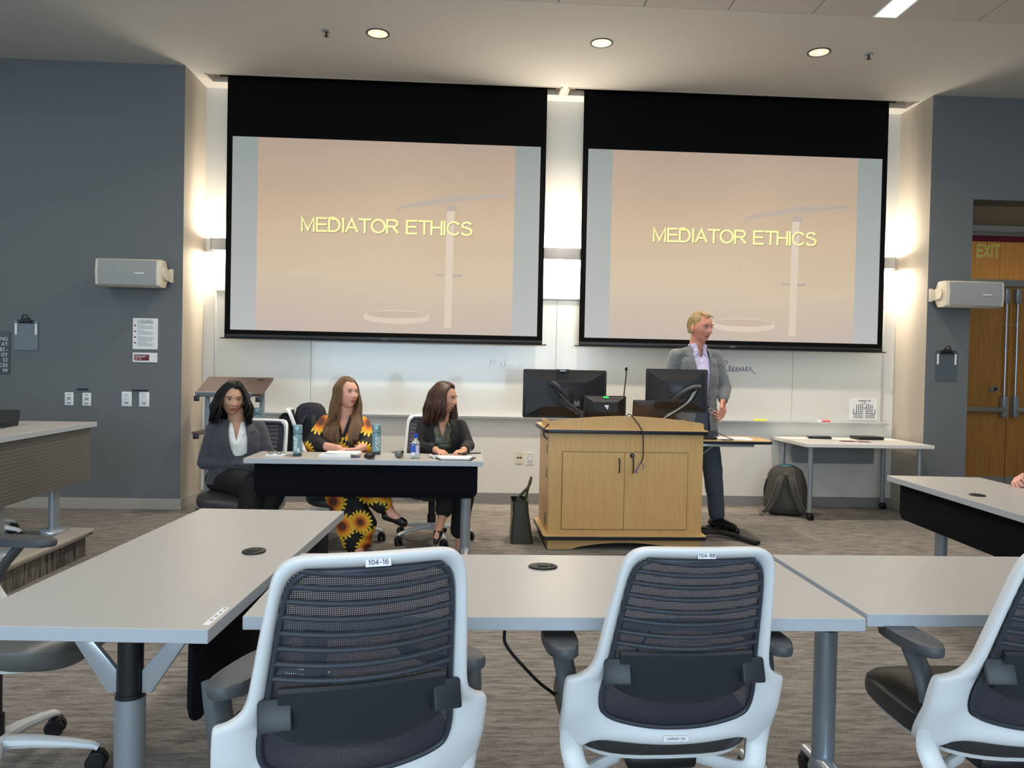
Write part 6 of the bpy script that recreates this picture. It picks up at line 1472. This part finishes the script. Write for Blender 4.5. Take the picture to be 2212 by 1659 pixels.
    for s in (0, 1): chain(bm, [hp[s], kn[s], V(an[s])+V((0, 0, .02))], [.108, .080, .066])
    ob('trousers', fuse(bm, .0085, 4, .007, (9, 9, 9), 6), 'suit_trouser', t, 60)
    bm = NB(); 
    for s in (0, 1):
        a, d = V(an[s]), V(toe[s]); f = (d-a); f.z = 0; f = f.normalized(); heel = a-f*.05; heel.z = .032; bm = NB()
        chain(bm, [heel+V((0, 0, .015)), a+V((0, 0, -.03)), V((d.x, d.y, .040))-f*.05, V((d.x, d.y, .026))], [.038, .044, .042, .026]); so = fuse(bm, .0055, 2)
        for v in so.verts: v.co.z = max(v.co.z, .012)
        sh2 = ob('shoe', so, 'shoe_black', t, 60)
        sd = V((-f.y, f.x, 0)); bm = NB(); out = []
        pts = [(heel-f*.038, .028), (heel+f*.03, .034), (a+f*.08, .034), (V((d.x, d.y, 0))-f*.06, .045), (V((d.x, d.y, 0)), .034), (V((d.x, d.y, 0))+f*.028, .010)]
        ring = [p+sd*w_ for p, w_ in pts]+[p-sd*w_ for p, w_ in pts[::-1]]
        prism(bm, [(p.x, p.y) for p in ring], .0, .014, 'z'); ob('sole', bm, 'rubber', sh2, 0)
        bm = NB()
        for k in range(3): q = a+f*(.045+.016*k); tube(bm, [q+sd*.012+V((0, 0, -.000-.010*k)), q+V((0, 0, .006-.010*k)), q-sd*.012+V((0, 0, -.000-.010*k))], .0022, 5)
        ob('laces', bm, 'bag_trim', sh2)
    # short fair hair
    hr = NB(); rnd = random.Random(9); sp = []
    cap = NB(); ellipsoid(cap, (0, .014, .010), (.0785, .098, .1165), 40, 32)
    for v in cap.verts: v.co += v.co.normalized()*noise.noise(v.co*40)*.002
    dl = []
    for f in cap.faces:
        c = f.calc_center_median(); az = abs(math.degrees(atan2(c.x, -c.y)))
        lim = .080 if az < 38 else (.078-(az-38)*.0020 if az < 62 else (.030 if az < 80 else (.012 if az < 105 else -.045)))
        if c.z < lim: dl.append(f)
    bmesh.ops.delete(cap, geom=dl, context='FACES')
    for i in range(280):
        a0 = rnd.uniform(-.5, 1.0); sgn = rnd.choice((-1, 1, 1)); y0 = rnd.uniform(-.075, .07); az = sgn*radians(rnd.uniform(40, 170)); p0 = V((-.030, y0, 0)); p0.z = .010+.1165*sqrt(max(.05, 1-(p0.x/.0785)**2-((p0.y-.014)/.098)**2))
        S = lambda a, pol, k=1.0: V((.0785*k*sin(pol)*sin(a), -.098*k*sin(pol)*cos(a)+.014, .010+.1165*k*cos(pol)))
        end = radians(rnd.uniform(55, 82)) if abs(az) < radians(100) else radians(rnd.uniform(70, 105)); sp.append(([p0, p0*.4+S(az, end*.55)*.62, S(az, end*.8), S(az, end)], .0030*rnd.uniform(.7, 1.2)))
    for i in range(30): x = rnd.uniform(-.05, .05); sp.append(([(-.035, -.03, .118), (-.02+x*.3, -.058, .110), (x*.8, -.073, .097-.15*abs(x)), (x*1.05+.006, -.080, .086-.25*abs(x))], .0034))
    locks(hr, sp); join(hr, cap); o = ob('hair', hr, 'hair_blond', t, 60); o.matrix_local = HM
    # the glasses held in the hand
    g = thing('eyeglasses', 'wire-rimmed eyeglasses dangling from the left hand of the standing man', 'glasses', (1.955, 6.13, 1.015), radians(8))
    bm = NB()
    for s, cx in ((-1, -.030), (1, .032)): tube(bm, [(cx+.026*math.copysign(abs(cos(a))**.75, cos(a)), 0, .017*math.copysign(abs(sin(a))**.8, sin(a))+.004*cx/.03) for a in [2*pi*k/24 for k in range(24)]], .0015, 6, closed=True)
    tube(bm, [(-.005, 0, .002), (.001, -.002, .006), (.008, 0, .002)], .0016, 6); ob('frame', bm, 'chrome', g)
    bm = NB(); tube(bm, spline([(.058, 0, .004), (.075, .01, .010), (.10, .03, .028), (.115, .04, .06), (.118, .045, .075)]), .0022, 6); ob('temple', bm, 'shoe_black', g)
    bm = NB(); tube(bm, spline([(-.056, 0, .004), (-.035, .012, .012), (.0, .018, .010), (.05, .02, .006)]), .0018, 6); ob('temple', bm, 'shoe_black', g)
man()

# ---- person at the right edge: only a hand and forearm come into the picture
def edge_person():
    loc, rz = (3.50, 3.98, 0), -82; Lc = lambda *p: local(loc, rz, p)
    HM = matR((0, -.04, 1.10), 5, 0, 0, .95)
    sh = [(-.165, 0, .90), (.165, 0, .90)]; el = [Lc(3.43, 4.24, .74), Lc(3.42, 3.74, .745)]; wr = [Lc(3.155, 4.175, .752), Lc(3.17, 3.86, .74)]
    hp = [(-.09, 0, .53), (.09, 0, .53)]; kn = [(-.10, -.36, .52), (.10, -.36, .52)]; an = [(-.10, -.34, .09), (.10, -.34, .09)]
    bm = NB(); loft(bm, [((0, .04, .46), .15, .12, 0), ((0, .0, .76), .155, .11, 0), ((0, 0, .88), .14, .08, 0), ((0, 0, .92), .07, .055, 0)]); capsule(bm, (0, 0, .9), .055, (0, -.01, 1.03), .053)
    for s in (0, 1): chain(bm, [sh[s], el[s], wr[s]], [.045, .038, .028]); chain(bm, [hp[s], kn[s], an[s]], [.08, .056, .036]); chain(bm, [an[s], V(an[s])+V((0, -.12, -.055))], [.036, .026])
    body = fuse(bm, .009, 3); join(body, head_bm(), 0, HM)
    join(body, hand_bm(curl=(.9, 1.0, 1.05, 1.1), thumb=.6, side=-1), 0, aim(wr[0], Lc(3.155-1, 4.175-.12, .752+.10)-V(wr[0]), (Lc(3.155, 4.175+.55, .752+.8)-V(wr[0]))))
    join(body, hand_bm(curl=(.3, .3, .3, .3), side=1), 0, aim(wr[1], Lc(3.17-1, 3.86+.2, .73)-V(wr[1]), (0, 0, 1)))
    t, b = person('person seated behind the right table, only a clenched hand in the picture', loc, rz, body, ['skin_fair', 'lip_pale'])
    head_extras(b, HM)
    bm = NB(); loft(bm, [((0, .04, .46), .18, .15, 0), ((0, .0, .76), .18, .135, 0), ((0, 0, .87), .17, .105, 0), ((0, 0, .93), .075, .07, 0)])
    for s in (0, 1): chain(bm, [sh[s], el[s], V(el[s]).lerp(V(wr[s]), .6)], [.066, .058, .045])
    ob('dark_top', fuse(bm, .009, 4, .006), 'blazer_grey', t, 60)
    bm = NB(); 
    for s in (0, 1): chain(bm, [hp[s], kn[s], V(an[s])+V((0, 0, .03))], [.105, .08, .065])
    ob('trousers', fuse(bm, .009, 4, .006), 'trouser_black', t, 60)
    hr = hair_set(.08, .10, face=55, N=20, r=.014, seed=21); o = ob('hair', hr, 'hair_dark_brown', t, 60); o.matrix_local = HM
edge_person()
